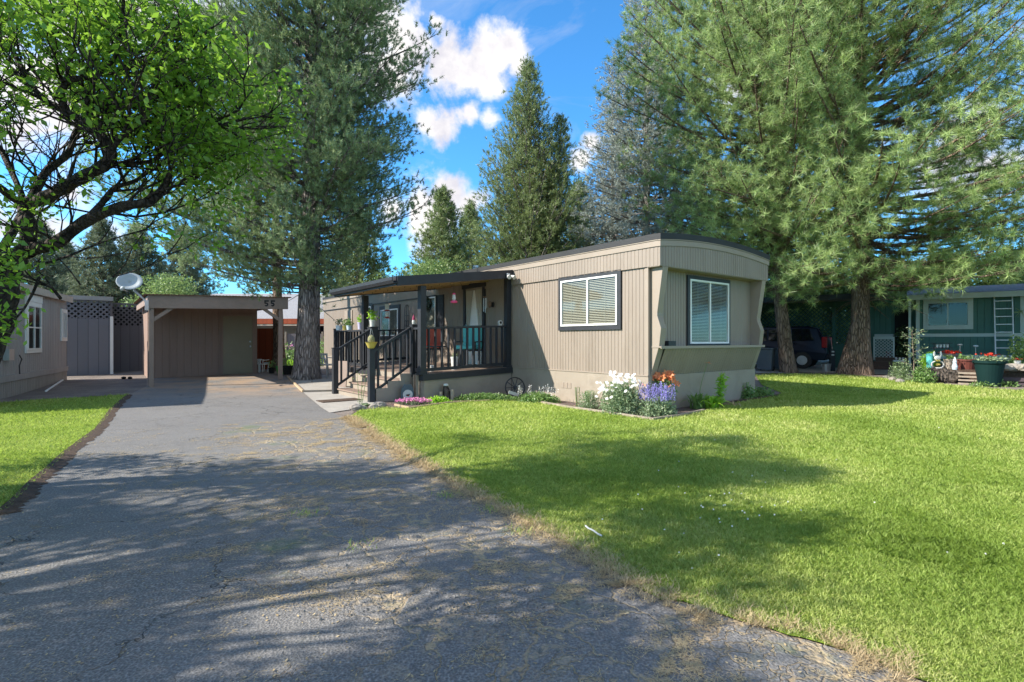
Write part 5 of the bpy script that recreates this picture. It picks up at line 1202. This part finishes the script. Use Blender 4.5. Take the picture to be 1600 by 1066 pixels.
# cactus bowl on the near lower stair post
cb = thing('cactus_bowl', 'ochre bowl with barrel cactus on top of the near lower stair post', 'planter', PT(SU, 4.47, 1.127))
m = M(); m.lathe([(.05, 0), (.07, .02), (.115, .12), (.135, .14), (.12, .14), (.10, .12)], 20); m.build('bowl', 'yellow', cb)
m = M(); m.ball((0, 0, .19), .072, 16, 10, (1, 1, 1.35)); m.build('cactus', 'cactus', cb); tubes([([Vector((.07*math.cos(a), .07*math.sin(a), .12)), Vector((.01*math.cos(a), .01*math.sin(a), .42))], [.003, .003]) for a in (0, 2.1, 4.2)], 4, 'hanger_wires', 'metal', cb)
# pots along the far outer railing
zt = .58 + 1.0 + .01
for i, (v, lab, mat, hh_, pl) in enumerate([(9.05, 'round pale blue pot with spiky plant, farthest on the porch railing', 'teapot', .14, 'sageleaf'), (8.55, 'small olive pot on the porch railing between two blue pots', 'yellow', .12, 'gardenleaf'),
                                          (8.25, 'small turquoise pot with dark sprig on the porch railing', 'teapot', .12, 'gardenleaf'), (7.45, 'lilac pot on the porch railing beside the far roof post', 'lilac', .19, 'lime')]):
    pot(lab, PT(PU, v, zt), .085 if i else .10, hh_, mat, pl, 70, .07, .16, .07, seed=i+20, taper=.8)
pot('white pot with bright trailing plant on the dark stair newel', PT(PU, 6.66, 1.647), .085, .17, 'whiteceramic', 'lime', 110, .07, .24, .08, seed=31, taper=.8)
# bird feeder hanging from the porch roof
hf = thing('hummingbird_feeder', 'pink and clear bird feeder hanging from the front of the porch roof', 'bird feeder', PT(-1.55, 4.15, 2.16))
m = M(); m.tube([(0, 0, .20), (0, 0, .48)], .003, 4); m.build('wire', 'black', hf); m = M(); m.lathe([(.03, .04), (.045, .08), (.035, .16), (.02, .20)], 14); m.build('bottle', 'whiteceramic', hf)
m = M(); m.lathe([(.02, -.02), (.075, -.01), (.08, .02), (.05, .04)], 16); m.build('tray', 'flesh_pink', hf); m = M(); m.lathe([(.02, .17), (.05, .18), (.02, .21)], 14); m.build('cap', 'flesh_pink', hf)
wc = thing('wind_chime', 'thin wind chime hanging near the inner front post', 'wind chime', PT(-.45, 4.5, 2.35))
m = M(); m.tube([(0, 0, .0), (0, 0, .40)], .002, 4); m.build('cord', 'black', wc); m = M(); m.lathe([(.05, 0), (.05, .015)], 12); m.build('disc', 'rust', wc)
for i in range(5): a = i*1.256; m = M(); m.tube([(.035*math.cos(a), .035*math.sin(a), -.02), (.035*math.cos(a), .035*math.sin(a), -.26-.03*i)], .007, 6); m.build('chime_tube', 'metal', wc)
rc = thing('red_hanger', 'red and white hanging ornament under the far side of the porch roof', 'ornament', PT(-1.9, 6.9, 2.12))
m = M(); m.tube([(0, 0, .0), (0, 0, .35)], .002, 4); m.build('cord', 'black', rc); m = M(); m.box(-.05, .05, -.03, .03, -.02, .13); m.build('lantern_body', 'whiteceramic', rc); m = M(); m.lathe([(.10, -.05), (.02, 0)], 4); m.build('lantern_roof', 'red', rc)
m = M(); m.box(-.04, .04, -.03, .03, -.20, -.08); m.build('lower_body', 'whiteceramic', rc); m = M(); m.lathe([(.09, -.24), (.02, -.19)], 4); m.build('lower_roof', 'red', rc)
gn = thing('gnome_figure', 'small gnome with pink hat hanging left of the front porch post', 'ornament', PT(PU+.0, 4.45, 1.66))
m = M(); m.lathe([(.03, 0), (.038, .05), (.03, .09), (.02, .11)], 12); m.build('body', 'whiteceramic', gn); m = M(); m.lathe([(.036, .09), (.028, .14), (.008, .20), (.001, .21)], 12); m.build('hat', 'gnomehat', gn)
# twin flood light under the fascia at the inner post
fl = thing('flood_light', 'white twin flood light on the porch fascia beside the inner post', 'lamp', PT(-.22, 3.88, 2.83), ANG)
m = M(); m.box(-.04, .04, -.03, .0, -.05, .06); m.build('plate', 'whiteceramic', fl)
for x in (-.06, .06): m = M(); m.tube([(x*.4, -.03, 0), (x, -.10, -.02), (x*1.2, -.16, -.05)], [.02, .035, .055], 12); m.build('lamp_head', 'whiteceramic', fl)
# camera on railing end, butterfly-like white rings
cm = thing('railing_lantern', 'small round white-rimmed lamp on the front railing by the inner post', 'lamp', PT(-.32, 4.06, 1.655), ANG)
m = M(); m.tube([(0, -.03, .07), (0, .02, .07)], .055, 16); m.build('rim', 'whiteceramic', cm); m = M(); m.tube([(0, -.036, .07), (0, -.031, .07)], .032, 14); m.build('lens', 'number', cm); m = M(); m.box(-.04, .04, -.03, .03, 0, .025); m.build('foot', 'whiteceramic', cm)
# porch furniture
def porch_chair(label, u, v, rz, cush, frame='black'):
    return chair(label, PT(u, v, FL(u)+.003), rz, frame, frame, cushion=cush, tall=1.0, name='porch_chair', wd=.55)
porch_chair('black metal porch chair with salmon red cushions against the house wall', -.7, 6.6, ANG - R(35), 'salmon')
porch_chair('black chair with turquoise cushions beside the curtained door', -.75, 4.75, ANG - R(60), 'teal')
tb = thing('porch_table', 'small round black table between the porch chairs', 'table', PT(-1.1, 5.75, FL(-1.1)+.003)); m = M(); m.lathe([(.27, .50), (.27, .53)], 20); m.build('top', 'black', tb)
for i in range(3): a = i*2.09; m = M(); m.bar((.2*math.cos(a), .2*math.sin(a), 0), (.1*math.cos(a), .1*math.sin(a), .5), .025, .025); m.build('leg', 'black', tb)
pot('white pot standing on the deck behind the railing', PT(-1.35, 4.45, FL(-1.35)+.003), .09, .30, 'whiteceramic', 'sageleaf', 40, .05, .08, .05, seed=40, taper=.75)
pot('small white star-rimmed pot on the deck near the corner post', PT(-1.95, 4.45, FL(-1.95)+.003), .06, .14, 'whiteceramic', None, taper=.8)
# wall ornaments
def wreath():
    o = thing('wreath', 'dark leafy wreath on the white-blind window under the porch roof', 'wreath', PT(-.06, 8.05, 2.42), ANG - math.pi/2); rs = np.random.RandomState(1)
    t = rs.random(420)*2*np.pi; P = np.stack([.15*np.cos(t)+rs.normal(size=420)*.025, rs.normal(size=420)*.015-.01, .15*np.sin(t)+rs.normal(size=420)*.025], 1); V, T = leaf_verts(P, .05, rs, 0); np_mesh('leaves', V, 4, 'darkleaf', o, T)
    m = M(); m.tube([(.15*math.cos(a), 0, .15*math.sin(a)) for a in np.linspace(0, 2*math.pi, 20)], .012, 5, caps=False); m.build('ring', 'twig', o)
wreath()
tl = thing('wall_trellis', 'black scrolled iron trellis on the wall between two porch windows', 'wall ornament', PT(-.03, 9.45, 1.35), ANG - math.pi/2)
m = M()
for x in (-.15, 0, .15): m.bar((x, -.02, 0), (x, -.02, .95 + (.15 if x == 0 else 0)), .014, .014)
m.bar((-.15, -.02, .25), (.15, -.02, .25), .014, .014); m.bar((-.15, -.02, .75), (.15, -.02, .75), .014, .014)
m.tube([(.15*math.cos(a), -.02, .95+.15*math.sin(a)) for a in np.linspace(0, math.pi, 12)], .008, 5); m.tube([(.075+.06*math.cos(a), -.02, .5+.10*math.sin(a)) for a in np.linspace(0, 2*math.pi, 16)], .007, 5); m.tube([(-.075+.06*math.cos(a), -.02, .5+.10*math.sin(a)) for a in np.linspace(0, 2*math.pi, 16)], .007, 5)
m.build('ironwork', 'black', tl)
wo_ = thing('wall_lamp', 'small dark lantern on the shaded wall right of the curtained door', 'lamp', PT(-.03, 4.75, 2.20), ANG - math.pi/2); m = M(); m.box(-.04, .04, -.03, 0, -.06, .06); m.build('plate', 'black', wo_); m = M(); m.lathe([(.02, -.08), (.04, -.05), (.045, .05), (.01, .10)], 8, (0, -.09, 0)); m.build('lantern', 'rust', wo_)
# folding chair at far end of home, leaning board
c = chair('folding lounge chair with pale seat at the far end of the taupe home', gp(512, 592), R(60), 'whiteceramic', 'alu', tall=.75, wd=.5)
m = M(); o = m.box(-.18, .18, 0, .03, 0, .75).build('leaning_board', 'carport'); o.location = PT(-2.75, 8.0, 0); o.rotation_euler = (R(-8), 0, ANG-R(60)); tag(o, 'brown board standing behind the far stair post', 'board')
# something white curling on the lawn
g = gp(922, 840); m = M(); pts = []
for x, y in ((915, 834), (919, 838), (924, 840), (929, 843), (934, 847), (940, 850)): q = gp(x, y); pts.append(Vector((q.x, q.y, .045)) - Vector((g.x, g.y, 0)))
m.tube(pts, .006, 6); o = m.build('rope', 'whiteceramic'); o.location = (g.x, g.y, 0); tag(o, 'short curled white rope lying on the lawn near the driveway edge', 'rope')
# clover blossoms
rs = np.random.RandomState(12); P = []
for i in range(36):
    px, py = rs.normal(1130, 60), rs.normal(805, 34); q = gp(px, py); P.append((q.x, q.y, .045))
for i in range(14):
    px, py = rs.uniform(1000, 1600), rs.uniform(640, 900); q = gp(px, py); P.append((q.x, q.y, .045))
P = np.array(P); V = []
for a in range(3):
    n_ = nrm(rs.normal(size=P.shape)); u = nrm(np.cross(n_, [0, 0, 1.0])); w2 = np.cross(n_, u); s = .005; V.append(np.stack([P-u*s-w2*s, P+u*s-w2*s, P+u*s+w2*s, P-u*s+w2*s], 1))
V = np.concatenate(V).reshape(-1, 3); tag(np_mesh('clover_blossoms', V, 4, 'daisy', tint=np.full(len(V), .5)), 'tiny white clover blossoms scattered in the lawn', 'clover', kind='stuff')
# ---------------------------------------------------------------- green house and its yard at the right
GA = math.atan2(-.607, .794); G0 = Vector((16.6, 20.0, .14))
def gs(px, y=0.):                                                # where a photo column meets the wall line (or a line y in front of it)
    o = G0 + Matrix.Rotation(GA, 3, 'Z') @ Vector((0, y, 0)); k = (px-800)/F_PX; return (k*o.y - o.x)/(math.cos(GA) - k*math.sin(GA))
def GW(s, y, z): return G0 + Matrix.Rotation(GA, 3, 'Z') @ Vector((s, y, z - .14))
gh = thing('green_house', 'dark green ribbed home with white trimmed window at the right edge', 'house', G0, GA)
s0, s1 = gs(1432), 7.5
m = M(); m.siding(s0, s1, .62, 2.9, .20, .012, 0, groove=.12); m.build('wall', 'green', gh)
m = M(); m.box(s0, s1, .02, 4, -.1, 2.88); m.build('shell', 'green', gh)
m = M(); m.box(s0, s1, -.02, -.0, 1.30, 1.42); m.build('belt_board', 'greentrim', gh)
m = M(); m.box(s0, s1, -.022, -.002, .46, .62); m.build('base_board', 'greentrim', gh)
m = M(); m.box(s0-.02, s0+.10, -.024, -.003, .45, 2.85); m.box(gs(1594), gs(1601), -.024, -.003, .45, 2.85); m.build('corner_board', 'greentrim', gh)
m = M(); m.box(s0-.3, s1, -.42, .0, 2.80, 2.84); m.box(s0-.3, s1, -.45, -.42, 2.72, 2.92); m.build('fascia', 'greentrim', gh)
m = M(); m.prism([(s0-.3, -.46, 2.925), (s0-.3, 2, 3.35), (s0-.3, 4.3, 2.925)], (s1-s0+.3, 0, 0)); m.build('roof', 'shingle', gh)
w0, w1 = gs(1443), gs(1520); window(gh, Matrix.Translation(((w0+w1)/2, -.002, 1.70)), w1-w0-.22, .92, .12, .04, (.5,), (), blinds=False, trimmat='greentrim', framemat='greentrim')
# recessed entry wall
e0 = gs(1362, .8)
m = M(); m.siding(e0-.3, s0+.3, .0, 2.9, .2, .012, .8, groove=.12); m.build('entry_wall', 'green', gh)
m = M(); m.box(e0+.1, gs(1425, .8), .70, .79, 1.30, 1.42); m.build('belt_board', 'greentrim', gh)
m = M(); x = gs(1421.5, -.6); m.box(x-.04, x+.04, -.64, -.56, .0, 2.8); m.build('porch_post', 'greentrim', gh)
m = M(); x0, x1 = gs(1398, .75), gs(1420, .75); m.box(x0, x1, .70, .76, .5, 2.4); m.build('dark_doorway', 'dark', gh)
m = M(); a, b_ = gs(1362, -.9), gs(1424, -.9)
for i in range(3): q = M(); q.box(a+.05*i, b_, -.9+.28*i, -.62+.28*i, .0, .16*(i+1)); q.build('step', 'logwood', gh)
m = M(); m.box(a+.2, b_, -.06, .78, 0, .50); m.build('landing', 'logwood', gh)
lg = thing('porch_gate', 'small white framed gate by the brown steps of the green house', 'gate', GW(gs(1381, -.1), -.1, .5), GA)
m = M(); m.box(-.35, .35, -.02, .02, .85, .95); m.box(-.35, -.29, -.02, .02, 0, .85); m.box(.29, .35, -.02, .02, 0, .85); m.build('gate_frame', 'greentrim', lg); m = M(); lattice(m, -.29, .29, .05, .85, 0, .12, .02, .006); m.build('gate_mesh', 'greentrim', lg)
# carport with lattice
gc = thing('lattice_carport', 'dark green lattice carport sheltering the navy vehicle behind the two pine trunks', 'carport', GW(-5, 0, .14), GA)
OFF = Matrix.Translation((5, 0, -.14)); c0, c1 = gs(1150), gs(1360)
m = M(OFF); lattice(m, c0, c1, 1.15, 2.70, 0, .17, .035, .012); m.build('lattice', 'latt', gc)
m = M(OFF); m.box(gs(1302), c1, .03, .06, .1, 1.15); m.box(c0, c1, -.02, .05, 1.08, 1.15); m.build('boards', 'latt', gc)
m = M(OFF); m.box(c0, c1+.3, -.02, .04, 2.70, 2.95); m.build('header', 'latt', gc)
m = M(OFF); m.box(c0, c1+.3, -2.9, .3, 2.96, 3.02); m.build('roof_sheet', 'shingle', gc)
m = M(OFF); m.box(c0, c1+.3, -2.94, -2.88, 2.84, 3.04); m.build('roof_edge', 'black', gc)
for px in (1165, 1303, 1358): x = gs(px); m = M(OFF); m.box(x-.05, x+.05, -.10, -.0, .1, 2.95); m.build('post', 'latt', gc)
# vehicle
sx = gs(1293, -2.1)
car = thing('parked_suv', 'dark navy vehicle with red tail light parked in the lattice carport', 'car', GW(sx-2.3, -1.25, .16), GA)
prof = [(-2.25, .35), (-2.3, .75), (-2.15, .98), (-1.2, 1.08), (-.55, 1.62), (-.2, 1.70), (1.6, 1.72), (1.95, 1.62), (2.25, 1.12), (2.3, .62), (2.22, .35)]
m = M(); hw = .88
k0 = len(m.v)                                                    # body: profile rounded in towards the roof
for y in (-hw, -hw*.96, hw*.96, hw):
    f = 1 if abs(y) < hw else 1
    m.av([(x*(.985 if abs(y) == hw else 1), y*(1 if z < 1.05 else (1-.22*(z-1.05)/.65)), z) for x, z in prof])
n = len(prof)
for i in range(3):
    for j in range(n): m.f.append((k0+i*n+j, k0+i*n+(j+1) % n, k0+(i+1)*n+(j+1) % n, k0+(i+1)*n+j))
m.f.append(tuple(k0+j for j in range(n))[::-1]); m.f.append(tuple(k0+3*n+j for j in range(n)))
m.build('body', 'carblue', car, bevel=.03)
def yv(z): return -hw*(1 if z < 1.05 else (1-.22*(z-1.05)/.65)) - .006
for xs in ([(-1.0, 1.12), (-.52, 1.56), (.1, 1.60), (.1, 1.12)], [(.18, 1.12), (.18, 1.60), (.95, 1.61), (.95, 1.12)], [(1.03, 1.12), (1.03, 1.61), (1.65, 1.60), (1.85, 1.14)]):
    m = M(); m.prism([(x, yv(z)+.002, z) for x, z in xs], (0, .02, 0)); m.build('side_window', 'carglass', car)
m = M(); m.prism([(2.12, -.66, 1.22), (2.12, .66, 1.22), (1.93, .58, 1.60), (1.93, -.58, 1.60)], (.05, 0, .02)); m.build('rear_window', 'carglass', car)
for y in (-.80, .80): m = M(); m.box(2.10, 2.285, y-.085, y+.085, .85, 1.28); m.build('tail_light', 'taillight', car, bevel=.02)
m = M(); m.box(2.2, 2.38, -.84, .84, .38, .60); m.build('bumper', 'tyre', car, bevel=.03)
m = M(); m.tube([(1.0, -.90, 1.02), (1.18, -.90, 1.02)], .016, 6); m.build('door_handle', 'carblue', car)
for x in (-1.45, 1.42):
    for y in (-.80, .80):
        wl = M(); wl.tube([(x, y-.11, .20), (x, y+.11, .20)], .34, 24); wl.v = [(a, b, c+.14) for a, b, c in wl.v]; t = wl.build('tyre', 'tyre', car, bevel=.02)
        m = M(); m.tube([(x, y-.12*(1 if y < 0 else -1)-.003, .34), (x, y, .34)], .19, 16); m.build('rim', 'metal', t)
def rbin(label, px, Y, mat, h=1.0):
    b = thing('wheeled_bin', label, 'bin', at(px, 560, Y).xy.to_3d() + Vector((0, 0, .16)), GA); m = M(); k = m.av([(-.24, -.24, .05), (.24, -.24, .05), (.24, .24, .05), (-.24, .24, .05), (-.30, -.30, h), (.30, -.30, h), (.30, .32, h), (-.30, .32, h)])
    m.f += [(k, k+3, k+2, k+1), (k+4, k+5, k+6, k+7)] + [(k+i, k+(i+1) % 4, k+4+(i+1) % 4, k+4+i) for i in range(4)]; m.build('tub', mat, b, bevel=.02)
    m = M(); m.box(-.33, .33, -.34, .36, h, h+.06); m.build('lid', mat, b, bevel=.02)
    for x in (-.22, .22): m = M(); m.tube([(x-.03, .25, .09), (x+.03, .25, .09)], .09, 12); m.build('wheel', 'tyre', b)
rbin('slate wheeled bin nearest the home end wall in the lattice carport', 1196, 19.6, 'binslate', .80); rbin('slate wheeled bin just left of the slender leaning trunk', 1210, 20.4, 'binslate', .80)
bn = thing('low_bench', 'low pale metal frame stand beside the bins', 'stand', gp(1186, 582), GA)
m = M(); m.box(-.28, .28, -.12, .12, .26, .29); m.build('top', 'metal', bn)
for x in (-.26, .26):
    for y in (-.10, .10): m = M(); m.bar((x, y, 0), (x, y, .27), .025, .025); m.build('leg', 'metal', bn)
m = M(); m.lathe([(.13, 0), (.16, .28), (.17, .30), (.15, .30)], 16); o = m.build('bucket', 'metal'); o.location = gp(1291, 583); tag(o, 'small gray bucket behind the parked vehicle', 'bucket')
bl = thing('signal_post', 'dark post with two white reflectors right of the parked vehicle', 'post', gp(1300, 583)); m = M(); m.box(-.09, .09, -.05, .05, 0, .80); m.build('stand', 'black', bl)
for z in (.60, .72): m = M(); m.box(-.05, .05, -.06, -.051, z, z+.05); m.build('reflector', 'whiteceramic', bl)
# ladder leaning on the wall
la = thing('ladder', 'tall aluminium ladder leaning on the green wall near the right edge', 'ladder', GW(gs(1567), -.55, .3), GA)
L0, L1 = Vector((0, 0, 0)), Vector((0, .50, 2.70))
for x in (-.24, .24): m = M(); m.bar(L0+Vector((x, 0, 0)), L1+Vector((x, 0, 0)), .035, .07, up=(0, 1, 0)); m.build('rail', 'alu', la)
for i in range(9): f = .06+.105*i; p = L0.lerp(L1, f); m = M(); m.bar(p+Vector((-.24, 0, 0)), p+Vector((.24, 0, 0)), .03, .03); m.build('rung', 'alu', la)
# planting terrace with its things
def T_(px, py, Y): return at(px, py, Y)
TZ = .44
poly = [tuple(T_(1446, 560, 15.9).xy), tuple(T_(1500, 560, 15.3).xy), tuple(T_(1600, 560, 14.6).xy), (21, 13.2), (22, 17.5), tuple(T_(1600, 560, 18.3).xy), tuple(T_(1445, 560, 19.5).xy)]
m = M(); m.prism([(x, y, 0) for x, y in poly], (0, 0, TZ)); o = m.build('planting_terrace', 'soil'); o['kind'] = 'structure'
a, b_ = T_(1450, 592, 15.75), T_(1499, 598, 15.15)
lg = M(); a.z = .24; b_.z = .22; lg.tube([a.lerp(b_, i/8) + Vector((0, 0, .03*math.sin(i*2.1))) for i in range(9)], [.23, .25, .24, .25, .23, .22, .21, .2, .19], 14); c_ = (a+b_)/2
lg.v = [(x-c_.x, y-c_.y, z) for x, y, z in lg.v]; o = lg.build('log', 'log'); o.location = (c_.x, c_.y, 0); tag(o, 'thick dark log edging the yard below the white rabbit', 'log')
for i in range(4):
    a, b_ = T_(1497, 560, 15.0), T_(1526, 560, 14.75); z = .07+.10*i; m = M(); m.bar((-(b_-a).x/2, -(b_-a).y/2, z), ((b_-a).x/2, (b_-a).y/2, z), .18, .045)
    o = m.build('plank', 'grey_wood'); c_ = (a+b_)/2; o.location = (c_.x, c_.y, 0); tag(o, ['lowest', 'second lowest', 'third', 'topmost'][i] + ' weathered plank of the pile between the log and the dark green tub', 'plank', 'stacked weathered planks')
for i in range(2):
    a, b_ = T_(1566, 560, 14.5), T_(1640, 560, 14.0); z = .09+.14*i; m = M(); m.bar((-(b_-a).x/2, -(b_-a).y/2, z), ((b_-a).x/2, (b_-a).y/2, z), .2, .10)
    o = m.build('sleeper', 'plumwood'); c_ = (a+b_)/2; o.location = (c_.x, c_.y, 0); tag(o, ['lower', 'upper'][i] + ' dark sleeper of the edging at the right edge below the ladder', 'sleeper', 'dark sleepers')
tub = thing('round_tub', 'large dark green round tub with planting in the yard below the ladder', 'tub', gp(1546, 605.5))
m = M(); m.lathe([(.23, 0), (.32, .60), (.36, .64), (.36, .71), (.32, .71), (.30, .64)], 26); m.build('tub', 'bin', tub)
rs = np.random.RandomState(3); P = np.stack([rs.normal(size=260)*.16, rs.normal(size=260)*.16, .69+.12*rs.random(260)], 1); V, T = leaf_verts(P, .08, rs, .5); np_mesh('foliage', V, 4, 'sageleaf', tub, T)
P = np.stack([.02+rs.normal(size=40)*.10, rs.normal(size=40)*.1, .84+.06*rs.random(40)], 1); V, T = leaf_verts(P, .07, rs, 1, .9); np_mesh('blossoms', V, 4, 'redp', tub, T)
def gpt(px, Y): p = at(px, 560, Y); p.z = TZ; return p
pot('dark terracotta trough pot between the brown pot and the green tub', gpt(1508, 15.6), .28, .30, 'terracotta', 'gardenleaf', 160, .07, .12, .18, seed=51, taper=.8)
pot('tan round pot right of the white rabbit', gpt(1483, 15.7), .14, .30, 'grey_wood', 'gardenleaf', 60, .06, .1, .08, seed=52, taper=.75)
fp_ = thing('flower_bowl', 'low ribbed bowl filled with red flowers above the tan pot', 'flower bowl', gpt(1488, 16.4)); m = M(); m.tube([(0, 0, 0), (0, 0, .30)], .05, 10); m.build('pedestal', 'metal', fp_); m = M(); m.lathe([(.10, .30), (.22, .38), (.26, .44), (.23, .43)], 22); m.build('bowl', 'metal', fp_)
P = np.stack([rs.normal(size=130)*.13, rs.normal(size=130)*.13, .46+.07*rs.random(130)], 1); V, T = leaf_verts(P, .07, rs, 1, .9); np_mesh('blossoms', V, 4, 'redp', fp_, T)
rb = thing('rabbit_cutout', 'white rabbit garden figure with yellow bows on the terrace edge', 'garden ornament', gpt(1465, 15.75), R(-8))
m = M(); m.tube([(.16*math.cos(a)*1.05, 0, .13+.11*math.sin(a)) for a in np.linspace(0, 2*math.pi, 20)], .022, 6, caps=False); m.build('body_ring', 'whiteceramic', rb)
m = M(); m.ball((0, 0, .33), .085, 14, 8, (1.1, .35, .85)); m.build('head', 'whiteceramic', rb)
for x in (-1, 1): m = M(); m.ball((x*.09, 0, .45), .085, 10, 7, (.38, .25, 1.0)); e = m.build('ear', 'whiteceramic', rb)
for z in (.13, .25): m = M(); m.ball((0, -.02, z), .075, 10, 6, (1, .4, .45)); m.build('bow', 'yellow', rb)
m = M(); m.ball((0, 0, .02), .10, 10, 6, (1.3, .5, .3)); m.build('feet', 'whiteceramic', rb)
gnm = thing('garden_gnome', 'small pale garden figure between the tan pot and terracotta pot', 'garden ornament', gpt(1492, 15.4)); m = M(); m.lathe([(.06, 0), (.075, .08), (.05, .16), (.045, .2), (.055, .22), (.02, .34), (.002, .38)], 12); m.build('figure', 'teapot', gnm)
for px, z_, lab, mt in ((1500, .72, 'silver gazing ball on a thin stake', 'metal'), (1524.5, .68, 'blue gazing ball on a thin stake', 'teapot')):
    g = thing('gazing_ball', lab + ' in front of the green wall', 'gazing ball', gpt(px, 16.6)); m = M(); m.tube([(0, 0, 0), (0, 0, z_)], .008, 6); m.build('stake', 'metal', g); m = M(); m.ball((0, 0, z_), .055, 14, 9, (1.25, 1.25, .6)); m.build('ball', mt, g)
it = thing('iron_plant_stand', 'dark iron plant stand with tins behind the white rabbit', 'plant stand', gpt(1471, 17.0)); m = M(); m.box(-.26, .26, -.12, .12, .60, .63); m.box(-.26, .26, -.12, .12, .76, .78); m.build('shelf', 'black', it)
for x in (-.24, .24): m = M(); m.bar((x, 0, 0), (x, 0, .78), .02, .02); m.build('leg', 'black', it)
for i in range(4): m = M(); m.lathe([(.035, .63), (.04, .73)], 10, (-.16+.11*i, -.02, 0)); m.build('tin', ['metal', 'whiteceramic'][i % 2], it)
bush('garden_bush', 'scrubby yellow-green plant with turquoise pot left of the white rabbit', gpt(1452, 16.2), .30, .25, .55, 500, .08, 'lime', 91, cat='plant')
pot('small turquoise pot among the scrubby plants left of the rabbit', gpt(1453, 15.9) + Vector((0, 0, .0)), .10, .46, 'teal', None, taper=.8)
for i, (px, Y, r_) in enumerate([(1573, 14.6, .17), (1584, 14.7, .2), (1595, 14.6, .18), (1604, 14.5, .2), (1578, 15.0, .16), (1590, 15.2, .18)]):
    m = M(); m.ball((0, 0, .10), r_, 10, 7, (1.1, .9, .6), .35, random.Random(i+9)); o = m.build('stone', 'rock'); o.location = gpt(px, Y); tag(o, 'gray fieldstone piled behind the dark sleepers at the right edge', 'stone', 'fieldstones at the right edge')
pot('small red-flowered white pot on the fieldstones', gpt(1590, 14.9) + Vector((0, 0, .16)), .08, .12, 'whiteceramic', None, 40, .06, .05, .08, seed=60, flower='redp')
bush('garden_bush', 'dark bush against the wall at the right edge by the ladder foot', gpt(1600, 16.2), .5, .4, 1.1, 1400, .09, 'gardenleaf', 92)
bush('garden_bush', 'low weeds along the foot of the dark green tub', gp(1556, 606), .8, .22, .18, 900, .07, 'gardenleaf', 93, cat='weeds')
# left part: sapling, spiky plant, shrubs by the steps
sp = thing('young_tree', 'slim young tree with sparse pale leaves in front of the white porch post', 'tree', gp(1427, 600)); ls = [([Vector((0, 0, 0)), Vector((.02, 0, .6)), Vector((-.04, 0, 1.5))], [.02, .015, .006])]; rr = random.Random(4); P = []
for i in range(12): z = .4+.1*i; a = i*2.4; e_ = Vector((math.cos(a)*.28, math.sin(a)*.28, z+.12)); ls.append(([Vector((0, 0, z)), e_], [.007, .004])); P += [tuple(e_.lerp(Vector((0, 0, z)), rr.random()*.8) + Vector((rr.gauss(0, .05), rr.gauss(0, .05), rr.gauss(0, .05)))) for _ in range(34)]
tubes(ls, 5, 'trunk', 'twig', sp); V, T = leaf_verts(np.array(P), .07, rs, .3, .4); np_mesh('foliage', V, 4, 'sageleaf', sp, T)
blades('dark green spiky clump at the foot of the young tree', gp(1432, 600), 30, .5, 94, 'gardenleaf', .02, kind='iris_clump', arch=.5, up=1)
bush('garden_bush', 'gray-green straggly shrub left of the young tree', gp(1408, 597), .36, .3, .62, 1100, .06, 'sageleaf', 95, stems=14)
bush('garden_bush', 'dark low shrub between the young tree and the log', gp(1443, 601), .35, .3, .5, 900, .07, 'gardenleaf', 96)
for i, (px, py, lab) in enumerate([(1386, 594, 'left'), (1395, 597, 'middle'), (1406, 600, 'right')]):
    m = M(); m.ball((0, 0, .05), .10, 9, 6, (1.2, 1, .7), .3, random.Random(i)); o = m.build('garden_stone', 'rock'); o.location = gp(px, py); tag(o, lab + ' one of three small stones edging the straggly shrub bed', 'stone', 'stones edging the shrub bed')
wb = thing('white_box', 'white box with small figures on the brown steps', 'box', GW(gs(1405, -.5), -.45, .32), GA); m = M(); m.box(-.2, .2, -.10, .10, 0, .22); m.build('box', 'whiteceramic', wb, bevel=.01)
for x in (-.1, .02, .12): m = M(); m.ball((x, 0, .27), .045, 10, 7, (1, 1, 1.2)); m.build('figure', 'whiteceramic', wb)
pot('dark red pot on the landing by the white porch gate', GW(gs(1388, .3), .3, .50), .09, .36, 'terracotta', None, taper=.8)
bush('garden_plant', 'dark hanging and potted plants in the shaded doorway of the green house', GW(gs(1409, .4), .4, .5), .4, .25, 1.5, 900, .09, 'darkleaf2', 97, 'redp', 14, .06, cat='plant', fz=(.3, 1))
